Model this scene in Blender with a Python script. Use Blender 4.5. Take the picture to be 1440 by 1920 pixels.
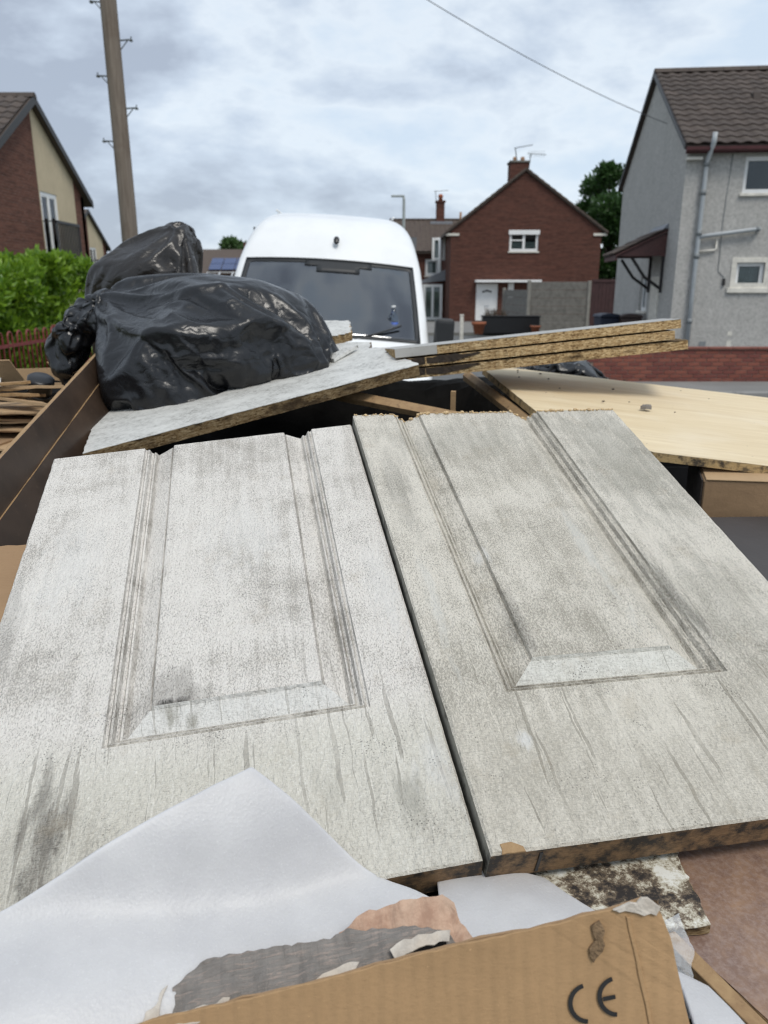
import bpy, bmesh, math, random
import numpy as np
from mathutils import Vector, Matrix, noise as mnoise
R = math.radians
random.seed(7); rng = np.random.default_rng(7)
scene = bpy.context.scene
for o in list(bpy.data.objects): bpy.data.objects.remove(o)
COL = scene.collection

# ------------------------------------------------------------------ camera
cam_d = bpy.data.cameras.new('camera'); cam = bpy.data.objects.new('camera', cam_d); COL.objects.link(cam)
cam.location = (0, 0, 1.8); cam.rotation_euler = (R(90 - 16.24), 0, 0)
cam_d.sensor_fit = 'VERTICAL'; cam_d.sensor_height = 36; cam_d.sensor_width = 27
cam_d.lens = 27.04; cam_d.clip_start = 0.02; cam_d.clip_end = 3000
cam_d.dof.use_dof = True; cam_d.dof.focus_distance = 0.92; cam_d.dof.aperture_fstop = 8.5
scene.camera = cam

# ------------------------------------------------------------------ light
SUN_EL, SUN_AZ = R(58), R(150)      # azimuth clockwise from +Y: behind the camera, a little to the right
w = bpy.data.worlds.new('World'); scene.world = w; w.use_nodes = True
nt = w.node_tree; nt.nodes.clear()
def wn(t, ins=None, **pr):
    n = nt.nodes.new(t)
    for k, v in pr.items(): setattr(n, k, v)
    for k, v in (ins or {}).items():
        if isinstance(v, bpy.types.NodeSocket): nt.links.new(v, n.inputs[k])
        else: n.inputs[k].default_value = v
    return n
sky = wn('ShaderNodeTexSky', sky_type='NISHITA', sun_disc=False, sun_elevation=SUN_EL, sun_rotation=SUN_AZ)
tc = wn('ShaderNodeTexCoord')
cv = wn('ShaderNodeMapping', {'Vector': tc.outputs['Generated'], 'Scale': (1.0, 1.0, 2.3), 'Location': (.37, .12, .55)})
n1 = wn('ShaderNodeTexNoise', {'Vector': cv.outputs[0], 'Scale': 4.3, 'Detail': 8.0, 'Roughness': 0.57, 'Distortion': 0.1})
n2 = wn('ShaderNodeTexNoise', {'Vector': cv.outputs[0], 'Scale': 1.6, 'Detail': 3.0, 'Roughness': 0.5})
mx = wn('ShaderNodeMath', {0: n1.outputs[0], 1: 0.72}, operation='MULTIPLY')
mx2 = wn('ShaderNodeMath', {0: n2.outputs[0], 1: 0.34, 2: mx.outputs[0]}, operation='MULTIPLY_ADD')
rp = wn('ShaderNodeValToRGB', {0: mx2.outputs[0]})
el = rp.color_ramp.elements
el[0].position = 0.40; el[0].color = (4.9, 5.75, 6.7, 1)
el[1].position = 0.63; el[1].color = (3.2, 3.65, 4.4, 1)
e = el.new(0.48); e.color = (5.9, 6.5, 7.1, 1)
e = el.new(0.545); e.color = (4.6, 5.25, 6.1, 1)
mxc = wn('ShaderNodeMix', {0: 0.9, 6: sky.outputs[0], 7: rp.outputs[0]}, data_type='RGBA')
bg = wn('ShaderNodeBackground', {0: mxc.outputs[2], 1: 0.105})
nt.links.new(bg.outputs[0], wn('ShaderNodeOutputWorld').inputs[0])
sd = bpy.data.lights.new('sun', 'SUN'); sd.energy = 1.5; sd.angle = R(20); sd.color = (1, 0.95, 0.87)
sun = bpy.data.objects.new('sun', sd); COL.objects.link(sun)
sdir = Vector((math.sin(SUN_AZ) * math.cos(SUN_EL), math.cos(SUN_AZ) * math.cos(SUN_EL), math.sin(SUN_EL)))
sun.rotation_euler = sdir.to_track_quat('Z', 'Y').to_euler(); sun.location = (4, -6, 12)
vs = scene.view_settings; vs.view_transform = 'Standard'; vs.look = 'None'; vs.exposure = 0.42; vs.gamma = 1; vs.use_curve_mapping = False
scene.render.engine = 'CYCLES'; scene.cycles.max_bounces = 8; scene.cycles.filter_width = 1.1

# ------------------------------------------------------------------ helpers
def tag(o, label=None, cat=None, group=None, kind=None):
    if label: o['label'] = label
    if cat: o['category'] = cat
    if group: o['group'] = group
    if kind: o['kind'] = kind
    return o
def link(name, me, mat=None, parent=None, loc=None, rot=None):
    o = bpy.data.objects.new(name, me); COL.objects.link(o)
    if mat is not None:
        for m in (mat if isinstance(mat, (list, tuple)) else [mat]):
            if me.materials.find(m.name) < 0 or isinstance(mat, (list, tuple)): me.materials.append(m)
    if parent: o.parent = parent
    if loc is not None: o.location = loc
    if rot is not None: o.rotation_euler = rot
    return o
def thing(name, label, cat, loc=(0, 0, 0), rz=0, group=None):
    o = bpy.data.objects.new(name, None); COL.objects.link(o); o.empty_display_size = .1
    o.location = loc; o.rotation_euler = (0, 0, rz)
    return tag(o, label, cat, group)
def me_of(bm, smooth=False, name='m'):
    me = bpy.data.meshes.new(name); bm.to_mesh(me); bm.free()
    if smooth: me.polygons.foreach_set('use_smooth', [True] * len(me.polygons))
    return me
def me_np(V, F, smooth=False):
    me = bpy.data.meshes.new('m'); me.from_pydata([tuple(v) for v in V], [], [tuple(f) for f in F]); me.update()
    if smooth: me.polygons.foreach_set('use_smooth', [True] * len(me.polygons))
    return me
def box(bm, x0, x1, y0, y1, z0, z1, M=None, mi=0):
    vs_ = [bm.verts.new(Vector(p) if M is None else M @ Vector(p)) for p in
           [(x0, y0, z0), (x1, y0, z0), (x1, y1, z0), (x0, y1, z0), (x0, y0, z1), (x1, y0, z1), (x1, y1, z1), (x0, y1, z1)]]
    for f in ((3, 2, 1, 0), (4, 5, 6, 7), (0, 1, 5, 4), (1, 2, 6, 5), (2, 3, 7, 6), (3, 0, 4, 7)):
        bm.faces.new([vs_[i] for i in f]).material_index = mi
def bevel(bm, w, seg=1):
    bmesh.ops.bevel(bm, geom=list(bm.edges), offset=w, segments=seg, profile=.6, affect='EDGES')
def box_me(x0, x1, y0, y1, z0, z1, bev=0, seg=1):
    bm = bmesh.new(); box(bm, x0, x1, y0, y1, z0, z1)
    if bev: bevel(bm, bev, seg)
    return me_of(bm)
def tube(bm, pts, r, n=10, cap=True):
    pts = [Vector(p) for p in pts]; rr = r if isinstance(r, (list, tuple)) else [r] * len(pts)
    rings = []; up = None
    for i, p in enumerate(pts):
        d = (pts[min(i + 1, len(pts) - 1)] - pts[max(i - 1, 0)]).normalized()
        if up is None:
            up = d.orthogonal().normalized()
        else:
            up = (up - d * up.dot(d)).normalized()
        b = d.cross(up)
        rings.append([bm.verts.new(p + (up * math.cos(a) + b * math.sin(a)) * rr[i]) for a in [2 * math.pi * k / n for k in range(n)]])
    for a, b in zip(rings, rings[1:]):
        for k in range(n): bm.faces.new([a[k], a[(k + 1) % n], b[(k + 1) % n], b[k]])
    if cap: bm.faces.new(rings[0][::-1]); bm.faces.new(rings[-1])
def tube_me(pts, r, n=10, smooth=True):
    bm = bmesh.new(); tube(bm, pts, r, n); return me_of(bm, smooth)
def prism(bm, poly, axis, a0, a1, mi=0):
    """extrude a 2-D polygon along an axis ('x','y','z')"""
    def P(p, a): return {'x': (a, p[0], p[1]), 'y': (p[0], a, p[1]), 'z': (p[0], p[1], a)}[axis]
    A = [bm.verts.new(P(p, a0)) for p in poly]; B_ = [bm.verts.new(P(p, a1)) for p in poly]
    fs = [bm.faces.new(A[::-1]), bm.faces.new(B_)]
    for i in range(len(poly)):
        j = (i + 1) % len(poly); fs.append(bm.faces.new([A[i], A[j], B_[j], B_[i]]))
    for f in fs: f.material_index = mi
    bmesh.ops.recalc_face_normals(bm, faces=fs)
def prism_me(poly, axis, a0, a1, bev=0):
    bm = bmesh.new(); prism(bm, poly, axis, a0, a1)
    if bev: bevel(bm, bev)
    return me_of(bm)
def frame_matrix(o, x, n):
    x = Vector(x); n = Vector(n).normalized(); x = (x - n * x.dot(n)).normalized(); y = n.cross(x)
    M = Matrix((x, y, n)).transposed().to_4x4(); M.translation = Vector(o); return M
def slab_me(outline, z0, z1, seg=.02, jit=.0006, bev=.0008, relief=0, rs=20, seed=0, jf=None):
    """irregular board from a 2-D outline, edges subdivided and roughened"""
    rnd = random.Random(seed); pts = []
    n = len(outline)
    for i in range(n):
        a, b = Vector(outline[i]), Vector(outline[(i + 1) % n]); L = (b - a).length
        k = max(1, int(L / seg)); d = (b - a) / max(L, 1e-6); nn = Vector((d.y, -d.x))
        j_ = jit if jf is None else jf[i]
        for q in range(k):
            off = 0 if q == 0 else rnd.uniform(-j_, j_)
            pts.append(a + (b - a) * (q / k) + nn * off)
    bm = bmesh.new()
    V = [bm.verts.new((p.x, p.y, z1)) for p in pts]
    f = bm.faces.new(V)
    if f.normal.z < 0: f.normal_flip()
    f.normal_update()
    if f.normal.z < 0: f.normal_flip()
    ext = bmesh.ops.extrude_face_region(bm, geom=[f])
    low = [v for v in ext['geom'] if isinstance(v, bmesh.types.BMVert)]
    for v in low: v.co.z = z0
    bmesh.ops.recalc_face_normals(bm, faces=list(bm.faces))
    if bev:
        es = [e_ for e_ in bm.edges if all(v.co.z > z1 - 1e-6 for v in e_.verts)]
        bmesh.ops.bevel(bm, geom=es, offset=bev, segments=1, affect='EDGES')
    big = [f_ for f_ in bm.faces if len(f_.verts) > 4]
    bmesh.ops.triangulate(bm, faces=big)
    if relief:
        for _ in range(2):
            bmesh.ops.subdivide_edges(bm, edges=[e_ for e_ in bm.edges if e_.calc_length() > seg * .8], cuts=1, use_grid_fill=True)
        for v in bm.verts:
            v.co.z += relief * (mnoise.noise(Vector((v.co.x * rs, v.co.y * rs, seed))) + .5 * mnoise.noise(Vector((v.co.x * rs * 3, v.co.y * rs * 3, seed + 9))))
    return me_of(bm)
def place(o, M): o.matrix_world = M; return o
def to_local(M, pts):
    I = M.inverted(); return [(I @ Vector(p)).xy for p in pts]
# ------------------------------------------------------------------ materials
class B:
    def __init__(s, name):
        s.m = bpy.data.materials.new(name); s.m.use_nodes = True; s.t = s.m.node_tree; s.t.nodes.clear()
        s.out = s.t.nodes.new('ShaderNodeOutputMaterial'); s.co = s.n('ShaderNodeTexCoord').outputs['Object']
    def n(s, t, ins=None, **pr):
        n = s.t.nodes.new(t)
        for k, v in pr.items(): setattr(n, k, v)
        for k, v in (ins or {}).items(): s.set(n, k, v)
        return n
    def set(s, n, k, v):
        if isinstance(v, bpy.types.NodeSocket): s.t.links.new(v, n.inputs[k])
        else:
            if isinstance(v, tuple) and len(v) == 3 and n.inputs[k].type == 'RGBA': v = (*v, 1)
            n.inputs[k].default_value = v
    def map(s, scale=(1, 1, 1), rot=(0, 0, 0), loc=(0, 0, 0), vec=None):
        return s.n('ShaderNodeMapping', {'Vector': vec or s.co, 'Scale': scale, 'Rotation': rot, 'Location': loc}).outputs[0]
    def noise(s, scale, detail=4, rough=.55, vec=None, dist=0):
        return s.n('ShaderNodeTexNoise', {'Vector': vec or s.co, 'Scale': float(scale), 'Detail': float(detail), 'Roughness': rough, 'Distortion': float(dist)}).outputs[0]
    def voro(s, scale, vec=None, out='Distance', feature='F1', rand=1.0):
        return s.n('ShaderNodeTexVoronoi', {'Vector': vec or s.co, 'Scale': float(scale), 'Randomness': rand}, feature=feature).outputs[out]
    def ramp(s, fac, st):
        n = s.n('ShaderNodeValToRGB', {0: fac}); el = n.color_ramp.elements
        while len(el) < len(st): el.new(.5)
        for e_, (p, c) in zip(el, st):
            e_.position = p; e_.color = (c, c, c, 1) if isinstance(c, (int, float)) else (*c, 1)
        return n.outputs[0]
    def mix(s, f, a, b, mode='MIX'):
        return s.n('ShaderNodeMix', {0: f, 6: a, 7: b}, data_type='RGBA', blend_type=mode).outputs[2]
    def math(s, op, a, b=0.0, c=None, clamp=False):
        i = {0: a, 1: b}
        if c is not None: i[2] = c
        return s.n('ShaderNodeMath', i, operation=op, use_clamp=clamp).outputs[0]
    def xyz(s, vec=None): return s.n('ShaderNodeSeparateXYZ', {0: vec or s.co}).outputs
    def comb(s, x, y, z): return s.n('ShaderNodeCombineXYZ', {0: x, 1: y, 2: z}).outputs[0]
    def bump(s, h, st=.5, d=.001, nrm=None):
        i = {'Height': h, 'Strength': st, 'Distance': d}
        if nrm: i['Normal'] = nrm
        return s.n('ShaderNodeBump', i).outputs[0]
    def fin(s, color, rough=.6, nrm=None, **kw):
        p = s.n('ShaderNodeBsdfPrincipled', {'Base Color': color, 'Roughness': rough})
        if nrm: s.set(p, 'Normal', nrm)
        for k, v in kw.items(): s.set(p, k.replace('_', ' '), v)
        s.t.links.new(p.outputs[0], s.out.inputs[0]); return s.m
MATS = {}
def plain(name, col, rough=.6, var=.12, scale=8, bump=0, bscale=60, **kw):
    if name in MATS: return MATS[name]
    b = B(name); nz = b.noise(scale, 5, .6)
    c = b.mix(b.ramp(nz, [(.3, 0.0), (.7, 1.0)]), tuple(v * (1 - var) for v in col), tuple(min(1, v * (1 + var)) for v in col))
    nr = b.bump(b.noise(bscale, 4), bump, .004) if bump else None
    MATS[name] = b.fin(c, rough, nr, **kw); return MATS[name]

def door_paint(name, clean, grey, bias, seed, pv, stains=(), stain=1.0, cream=(.60, .575, .49), grime=0.0, rail=.75):
    """old white paint: embossed grit, dirt caught in the pits, streaks, thin drip runs, mould specks, soft broken stains"""
    b = B(name); v = b.map(loc=(seed, seed * 1.7, 0)); s = b.xyz(); y = s[1]
    big = b.noise(3.6, 4, .62, v, .4); mid = b.noise(21, 5, .68, v)
    gritv = b.map((1, .55, 1), (0, 0, R(-30)), (seed, 0, 0))
    grit = b.noise(520, 5, .68, gritv, .4); hgrit = b.noise(1, 4, .65, b.map((150, 760, 100), (0, 0, R(2)), (seed, 5, 0)))
    streak = b.noise(1, 5, .65, b.map((70, 6, 20), loc=(seed, 3, 0)), .5)
    israil = b.ramp(b.math('MULTIPLY_ADD', b.math('SUBTRACT', big, .5), .12, y), [(pv - .05, 1.0), (pv + .03, 0.0)])
    tex = b.xyz(b.mix(israil, grit, b.math('ADD', b.math('MULTIPLY', grit, .55), b.math('MULTIPLY', hgrit, .45))))[0]
    dirt = b.math('ADD', b.math('MULTIPLY', b.math('SUBTRACT', big, .5), 1.0), b.math('ADD', b.math('MULTIPLY', b.math('SUBTRACT', mid, .5), .5), b.math('MULTIPLY', b.math('SUBTRACT', streak, .5), .55)))
    dirt = b.math('ADD', dirt, bias)
    film = b.ramp(dirt, [(.0, 0.0), (.30, 1.0)])
    pit = b.ramp(b.math('SUBTRACT', tex, b.math('MULTIPLY', dirt, .34)), [(.385, 1.0), (.50, 0.0)])
    worn = b.ramp(b.math('SUBTRACT', tex, b.math('MULTIPLY', dirt, .22)), [(.53, 0.0), (.66, 1.0)])  # grit tops worn clean take the paler tone
    hi = tuple(min(.88, c * 1.16) for c in clean); dk = tuple(c * .50 for c in grey)
    col = b.mix(b.math('MULTIPLY', israil, rail), clean, cream)
    col = b.mix(b.math('MULTIPLY', film, b.math('MULTIPLY_ADD', israil, -.16, .44)), col, grey)
    col = b.mix(b.math('MULTIPLY', pit, b.math('MULTIPLY_ADD', israil, -.18, .50)), col, dk)
    col = b.mix(b.math('MULTIPLY', worn, .60), col, hi)
    # thin drip runs
    wob = b.noise(16, 4, .6, v)
    dv = b.comb(b.math('MULTIPLY_ADD', b.math('SUBTRACT', wob, .5), .011, s[0]), b.math('MULTIPLY', y, .035), s[2])
    dr = b.noise(1, 2, .5, b.map((120, 120, 0), loc=(seed * 3, 1, 0), vec=dv))
    drip = b.ramp(dr, [(.615, 0.0), (.635, 1.0)]); halo = b.ramp(dr, [(.585, 0.0), (.607, .35), (.618, 0.0)])
    dmask = b.ramp(b.noise(7, 3, .5, b.map((1.4, .8, 1), loc=(seed, 9, 0))), [(.38, 0.0), (.50, 1.0)])
    low = b.ramp(y, [(pv - .02, 1.0), (pv + .16, .16)]); dm = b.math('MULTIPLY', dmask, low)
    col = b.mix(b.math('MULTIPLY', halo, dm), col, hi)
    col = b.mix(b.math('MULTIPLY', b.math('MULTIPLY', drip, dm), 0.48 * stain), col, tuple(c * .66 for c in grey))
    for (u, vv, ru, rv, st, c) in stains:
        q = b.n('ShaderNodeVectorMath', {0: b.map((1 / ru, 1 / rv, 0), loc=(-u / ru, -vv / rv, 0))}, operation='LENGTH').outputs['Value']
        f = b.math('ADD', q, b.math('MULTIPLY', b.math('SUBTRACT', b.noise(1, 6, .68, b.map((55, 11, 1), loc=(u * 9, vv, 0)), .6), .5), 3.4))
        col = b.mix(b.math('MULTIPLY', b.ramp(f, [(.35, 1.0), (1.05, 0.0)]), b.math('MULTIPLY_ADD', pit, .35 * st, .75 * st), clamp=True), col, c)
    # warm freckles and mould specks
    wm = b.ramp(b.noise(15, 6, .7, b.map(loc=(seed, 4, 1))), [(.58, 0.0), (.72, 1.0)])
    col = b.mix(b.math('MULTIPLY', wm, .24), col, (.36, .28, .17))
    sp = b.ramp(b.voro(300, v), [(.0, 1.0), (.20, 1.0), (.30, 0.0)])
    spm = b.ramp(b.noise(11, 5, .65, b.map(loc=(seed * 7, 2, 3))), [(.44, 0.0), (.58, 1.0)])
    spk = b.math('MULTIPLY', b.math('MULTIPLY', sp, spm), b.ramp(mid, [(.47, .0), (.60, 1.0)]))
    col = b.mix(b.math('MULTIPLY', spk, .6), col, (.05, .046, .04))
    if grime: col = b.mix(b.math('MULTIPLY', b.ramp(b.math('ADD', streak, b.math('MULTIPLY', mid, .6)), [(.62, .15), (.95, 1.0)]), grime), col, (.13, .115, .09))
    h = b.math('ADD', b.math('MULTIPLY', tex, 1.0), b.math('ADD', b.math('MULTIPLY', b.noise(1, 4, .6, b.map((230, 120, 150), (0, 0, R(-28)), (seed, 8, 0)), .5), 2.0), b.math('MULTIPLY', b.noise(60, 4, .6, v), .7)))
    return b.fin(col, b.math('MULTIPLY_ADD', film, .2, .5), b.bump(h, 1.0, .0024), Specular_IOR_Level=.3)
GS = (.19, .175, .15); GD = (.06, .056, .05); WS = (.72, .71, .68); GB = (.30, .285, .24)
stL = [(-.405, .105, .024, .085, .9, GS), (-.30, .262, .035, .05, .6, (.26, .24, .215)), (-.262, .252, .03, .03, .5, (.28, .262, .23)), (-.293, .247, .017, .009, 1.0, GD), (-.055, .075, .018, .04, .8, (.35, .335, .285)), (-.02, .10, .022, .05, .6, WS), (-.02, .40, .03, .12, .45, WS), (-.13, .095, .02, .04, .5, (.42, .40, .34)), (-.44, .52, .05, .12, .4, WS), (-.20, .55, .06, .10, .35, WS), (-.50, .40, .02, .12, .45, (.30, .285, .26))]
stR = [(.345, .30, .014, .10, .75, (.16, .148, .125)), (.113, .30, .012, .075, .6, (.20, .185, .16)), (.105, .434, .012, .02, .6, WS), (.018, .33, .010, .12, .6, (.66, .65, .60)), (.262, .44, .010, .15, .6, (.66, .65, .60)), (.42, .68, .10, .25, .6, (.345, .33, .28)), (.06, .12, .010, .014, .7, WS), (.02, .62, .03, .14, .45, (.30, .285, .25)), (.40, .30, .10, .12, .35, (.30, .29, .245)), (.15, .76, .16, .07, .45, (.37, .355, .305))]
aL = ((.78, .738, .68), (.36, .325, .272), .005, 1.3, .197); aR = ((.70, .655, .57), (.36, .327, .258), .075, 5.1, .187)
M_doorL = door_paint('paint_old_white', *aL, stains=stL); M_doorR = door_paint('paint_greyed_cream', *aR, stains=stR, stain=1.1, cream=(.64, .60, .515))
M_grimeL = door_paint('paint_old_white_grimy_groove', *aL, grime=.5); M_grimeR = door_paint('paint_greyed_cream_grimy_groove', *aR, grime=.55)
M_bevelL = door_paint('paint_white_bevel', (.74, .73, .70), (.46, .43, .37), .02, 2.3, .3, stains=[(-.293, .236, .012, .016, .9, GB), (-.27, .225, .008, .012, .8, GB)], cream=(.72, .70, .64), rail=.3)  # whiter paint used only on the bottom bevel of the raised panel
M_bevelR = door_paint('paint_cream_bevel', (.72, .71, .66), (.46, .43, .36), .0, 6.3, .3, cream=(.70, .68, .60), rail=.3)

def wood_edge(name, c1, c2, dark, dk=.55):
    b = B(name); g = b.noise(1, 6, .7, b.map((60, 60, 500)), .8); g2 = b.noise(40, 6, .7)
    c = b.mix(b.ramp(g, [(.35, 0.0), (.65, 1.0)]), c1, c2)
    c = b.mix(b.ramp(g2, [(dk - .06, 0.0), (dk + .1, 1.0)]), c, dark)
    return b.fin(c, .75, b.bump(b.math('ADD', g, g2), .8, .001))
M_dooredge = wood_edge('edge_weathered_wood', (.27, .17, .085), (.17, .10, .05), (.03, .025, .02), .50)
M_doorside = wood_edge('edge_grey_paint', (.30, .285, .24), (.20, .19, .155), (.06, .055, .045), .58)
def chip(name, base=1.0, dark=.5, scale=240):
    """raw particle-board: interlocked flakes of several browns"""
    b = B(name)
    f1 = b.voro(scale, b.map((.42, .42, 1.5)), 'Color'); f2 = b.voro(scale * 1.9, b.map((.6, .6, 1.2), (0, .3, 0)), 'Color')
    t = b.math('ADD', b.math('MULTIPLY', b.xyz(f1)[0], .65), b.math('MULTIPLY', b.xyz(f2)[1], .45))
    c = b.ramp(t, [(.12, tuple(v * base for v in (.17, .10, .045))), (.36, tuple(v * base for v in (.36, .235, .11))), (.62, tuple(v * base for v in (.50, .35, .18))), (.95, tuple(v * base for v in (.68, .52, .30)))])
    wet = b.ramp(b.noise(11, 6, .62, b.map((1, 1, 2.2))), [(dark, 0.0), (dark + .14, 1.0)])
    c = b.mix(b.math('MULTIPLY', wet, .85), c, (.035, .022, .012))
    return b.fin(c, .85, b.bump(t, .9, .0018), Specular_IOR_Level=.2)
M_chip_grey = chip('chipboard_core_grey', .42, .50); M_chip = chip('chipboard_core', .92, .68); M_chip_wet = chip('chipboard_core_wet', .55, .44); M_chip_pale = chip('chipboard_core_pale', .85, .57)
def melamine(name, col, dirt, lim):
    b = B(name); n = b.noise(9, 7, .68, b.map((1, 2.2, 1), (0, 0, .4))); n2 = b.noise(70, 6, .7, b.map((1, 3.5, 1), (0, 0, .25)))
    c = b.mix(b.ramp(n, [(.35, 0.0), (.7, 1.0)]), col, tuple(v * .80 for v in col))
    d = b.math('MULTIPLY', b.ramp(n2, [(lim, 0.0), (lim + .08, 1.0)]), b.ramp(n, [(.40, 0.15), (.62, 1.0)]))
    c = b.mix(b.math('MULTIPLY', d, .85), c, dirt)
    return b.fin(c, .5, b.bump(n2, .35, .0006))
M_mel = melamine('white_melamine', (.66, .655, .62), (.09, .08, .06), .50)
M_mel_clean = melamine('grey_white_melamine', (.42, .41, .385), (.22, .19, .14), .62)
def mould():
    b = B('mouldy_white_board'); n = b.noise(26, 8, .72); n2 = b.noise(150, 6, .75)
    f = b.math('ADD', b.math('MULTIPLY', n, .8), b.math('MULTIPLY', n2, .5)); 
    reg = b.ramp(b.noise(11, 3, .5, b.map(loc=(.3, .2, 0))), [(.40, -.1), (.60, .14)])
    f = b.math('ADD', f, reg)
    c = b.ramp(f, [(.60, (.72, .71, .65)), (.68, (.50, .46, .36)), (.74, (.16, .12, .08)), (.82, (.025, .02, .018))])
    return b.fin(c, .7, b.bump(f, .7, .002))
M_mould = mould()
def ply():
    b = B('pale_plywood'); g = b.noise(1, 7, .66, b.map((2.2, 34, 5), (0, 0, .05)), 1.2); g2 = b.noise(1, 5, .6, b.map((6, 160, 10), (0, 0, .05))); st = b.noise(4, 5, .6, b.map((1, 1.6, 1)))
    c = b.mix(b.ramp(g, [(.3, 0.0), (.7, 1.0)]), (.62, .49, .30), (.76, .64, .44))
    c = b.mix(b.math('MULTIPLY', b.ramp(g2, [(.45, 0.0), (.7, 1.0)]), .22), c, (.50, .36, .19))
    c = b.mix(b.math('MULTIPLY', b.ramp(st, [(.50, 0.0), (.70, 1.0)]), .30), c, (.80, .72, .58))
    sp = b.math('MULTIPLY', b.ramp(b.voro(38), [(.03, 1.0), (.07, 0.0)]), b.ramp(b.noise(6), [(.5, 0.0), (.6, 1.0)]))
    c = b.mix(sp, c, (.12, .08, .05))
    return b.fin(c, .62, b.bump(g2, .25, .0006))
M_ply = ply()
M_plyedge = wood_edge('edge_pale_ply', (.55, .40, .20), (.42, .28, .12), (.06, .045, .03), .53)
def cardboard(name, col, flute=95, axis=0, strength=.35):
    b = B(name); s = b.xyz(); n = b.noise(7, 5, .6); fib = b.noise(1, 6, .75, b.map((160, 420, 160)))
    wv = b.math('SINE', b.math('MULTIPLY', b.math('MULTIPLY_ADD', b.noise(6, 2), .004, s[axis]), flute * 6.283))
    c = b.mix(b.ramp(n, [(.3, 0.0), (.7, 1.0)]), tuple(v * .86 for v in col), tuple(v * 1.1 for v in col))
    c = b.mix(b.math('MULTIPLY', b.ramp(fib, [(.5, 0.0), (.68, 1.0)]), .35), c, tuple(v * .66 for v in col))
    c = b.mix(b.math('MULTIPLY', b.ramp(b.noise(260, 3), [(.70, 0.0), (.76, 1.0)]), .5), c, tuple(min(1, v * 1.7) for v in col))
    scr = b.ramp(b.noise(1, 4, .7, b.map((18, 160, 30), (0, 0, .35))), [(.66, 0.0), (.72, 1.0)])
    c = b.mix(b.math('MULTIPLY', b.ramp(wv, [(.55, 0.0), (1.0, 1.0)]), .06 if strength > .2 else 0.0), c, tuple(v * .68 for v in col))
    c = b.mix(b.math('MULTIPLY', b.ramp(b.noise(3.5, 6, .7), [(.5, 0.0), (.66, 1.0)]), .35), c, tuple(v * .70 for v in col))
    c = b.mix(b.math('MULTIPLY', scr, .25), c, tuple(min(1, v * 1.35) for v in col))
    nr = b.bump(b.math('ADD', b.math('MULTIPLY', wv, strength), b.math('ADD', b.math('MULTIPLY', fib, .35), b.math('MULTIPLY', b.noise(16, 4), 2.0))), .6, .0022)
    return b.fin(c, .82, nr, Specular_IOR_Level=.2)
M_card = cardboard('brown_cardboard', (.41, .26, .135), 85, 0, .28); M_card2 = cardboard('dull_cardboard', (.36, .235, .135), 140, 1, .1); M_card3 = cardboard('pale_cardboard', (.45, .31, .18), 120, 1, .1)
M_cardedge = plain('cardboard_edge', (.20, .13, .07), .9, .4, 120, .8, 260)
M_carddark = plain('dark_card_edge', (.04, .03, .024), .9, .4, 120, .8, 260)
def foam():
    b = B('white_foam_sheet'); v1 = b.voro(330); n = b.noise(560, 4, .65); n2 = b.noise(16, 5)
    c = b.mix(b.ramp(n2, [(.3, 0.0), (.7, 1.0)]), (.50, .495, .50), (.58, .575, .575))
    c = b.mix(b.ramp(n, [(.57, 0.0), (.72, .22)]), c, (.84, .84, .84))
    return b.fin(c, .42, b.bump(b.math('ADD', v1, b.math('MULTIPLY', n, .8)), .22, .0010), Subsurface_Weight=.6, Subsurface_Radius=(.02, .02, .022), Subsurface_Scale=.4, Specular_IOR_Level=.4)
M_foam = foam()
def bagmat(name, base, rough):
    b = B(name); f = b.noise(9, 5, .6)
    wv = b.n('ShaderNodeMix', {0: .13, 4: b.co, 5: b.n('ShaderNodeTexNoise', {'Vector': b.co, 'Scale': 9.0, 'Detail': 3.0}).outputs[1]}, data_type='VECTOR').outputs[1]
    c1 = b.ramp(b.voro(1, b.map((7, 16, 22), (.4, .3, .7), vec=wv), 'Distance', 'DISTANCE_TO_EDGE'), [(0, 0.0), (.16, 1.0)])
    c2 = b.ramp(b.voro(1, b.map((34, 60, 42), (-.5, .6, .2), vec=wv), 'Distance', 'DISTANCE_TO_EDGE'), [(0, 0.0), (.2, 1.0)])
    st = b.noise(1, 4, .6, b.map((30, 150, 110), (.3, .5, .6), vec=wv))
    dust = b.math('MULTIPLY', b.ramp(b.noise(14, 6, .7), [(.58, 0.0), (.75, 1.0)]), .05)
    h = b.math('ADD', b.math('MULTIPLY', c1, .5), b.math('ADD', b.math('MULTIPLY', c2, .10), b.math('MULTIPLY', st, .32)))
    return b.fin(b.mix(dust, base, (.30, .28, .26)), b.math('MULTIPLY_ADD', f, .2, rough), b.bump(h, .42, .0042), Specular_IOR_Level=.5)
M_bag = bagmat('black_polythene', (.008, .0085, .010), .20); M_bag2 = bagmat('brown_black_polythene', (.017, .014, .012), .20)
def brown_board():
    b = B('dark_brown_laminate'); n = b.noise(5, 6, .6); n2 = b.noise(60, 5, .7)
    c = b.mix(b.ramp(n, [(.35, 0.0), (.7, 1.0)]), (.030, .019, .013), (.078, .050, .033))
    c = b.mix(b.math('MULTIPLY', b.ramp(n2, [(.6, 0.0), (.75, 1.0)]), .3), c, (.22, .17, .12))
    return b.fin(c, .40, b.bump(n2, .2, .0006))
M_brown = brown_board(); M_brownedge = wood_edge('edge_tan_fibre', (.42, .27, .13), (.30, .18, .08), (.12, .07, .035), .62)
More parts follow.
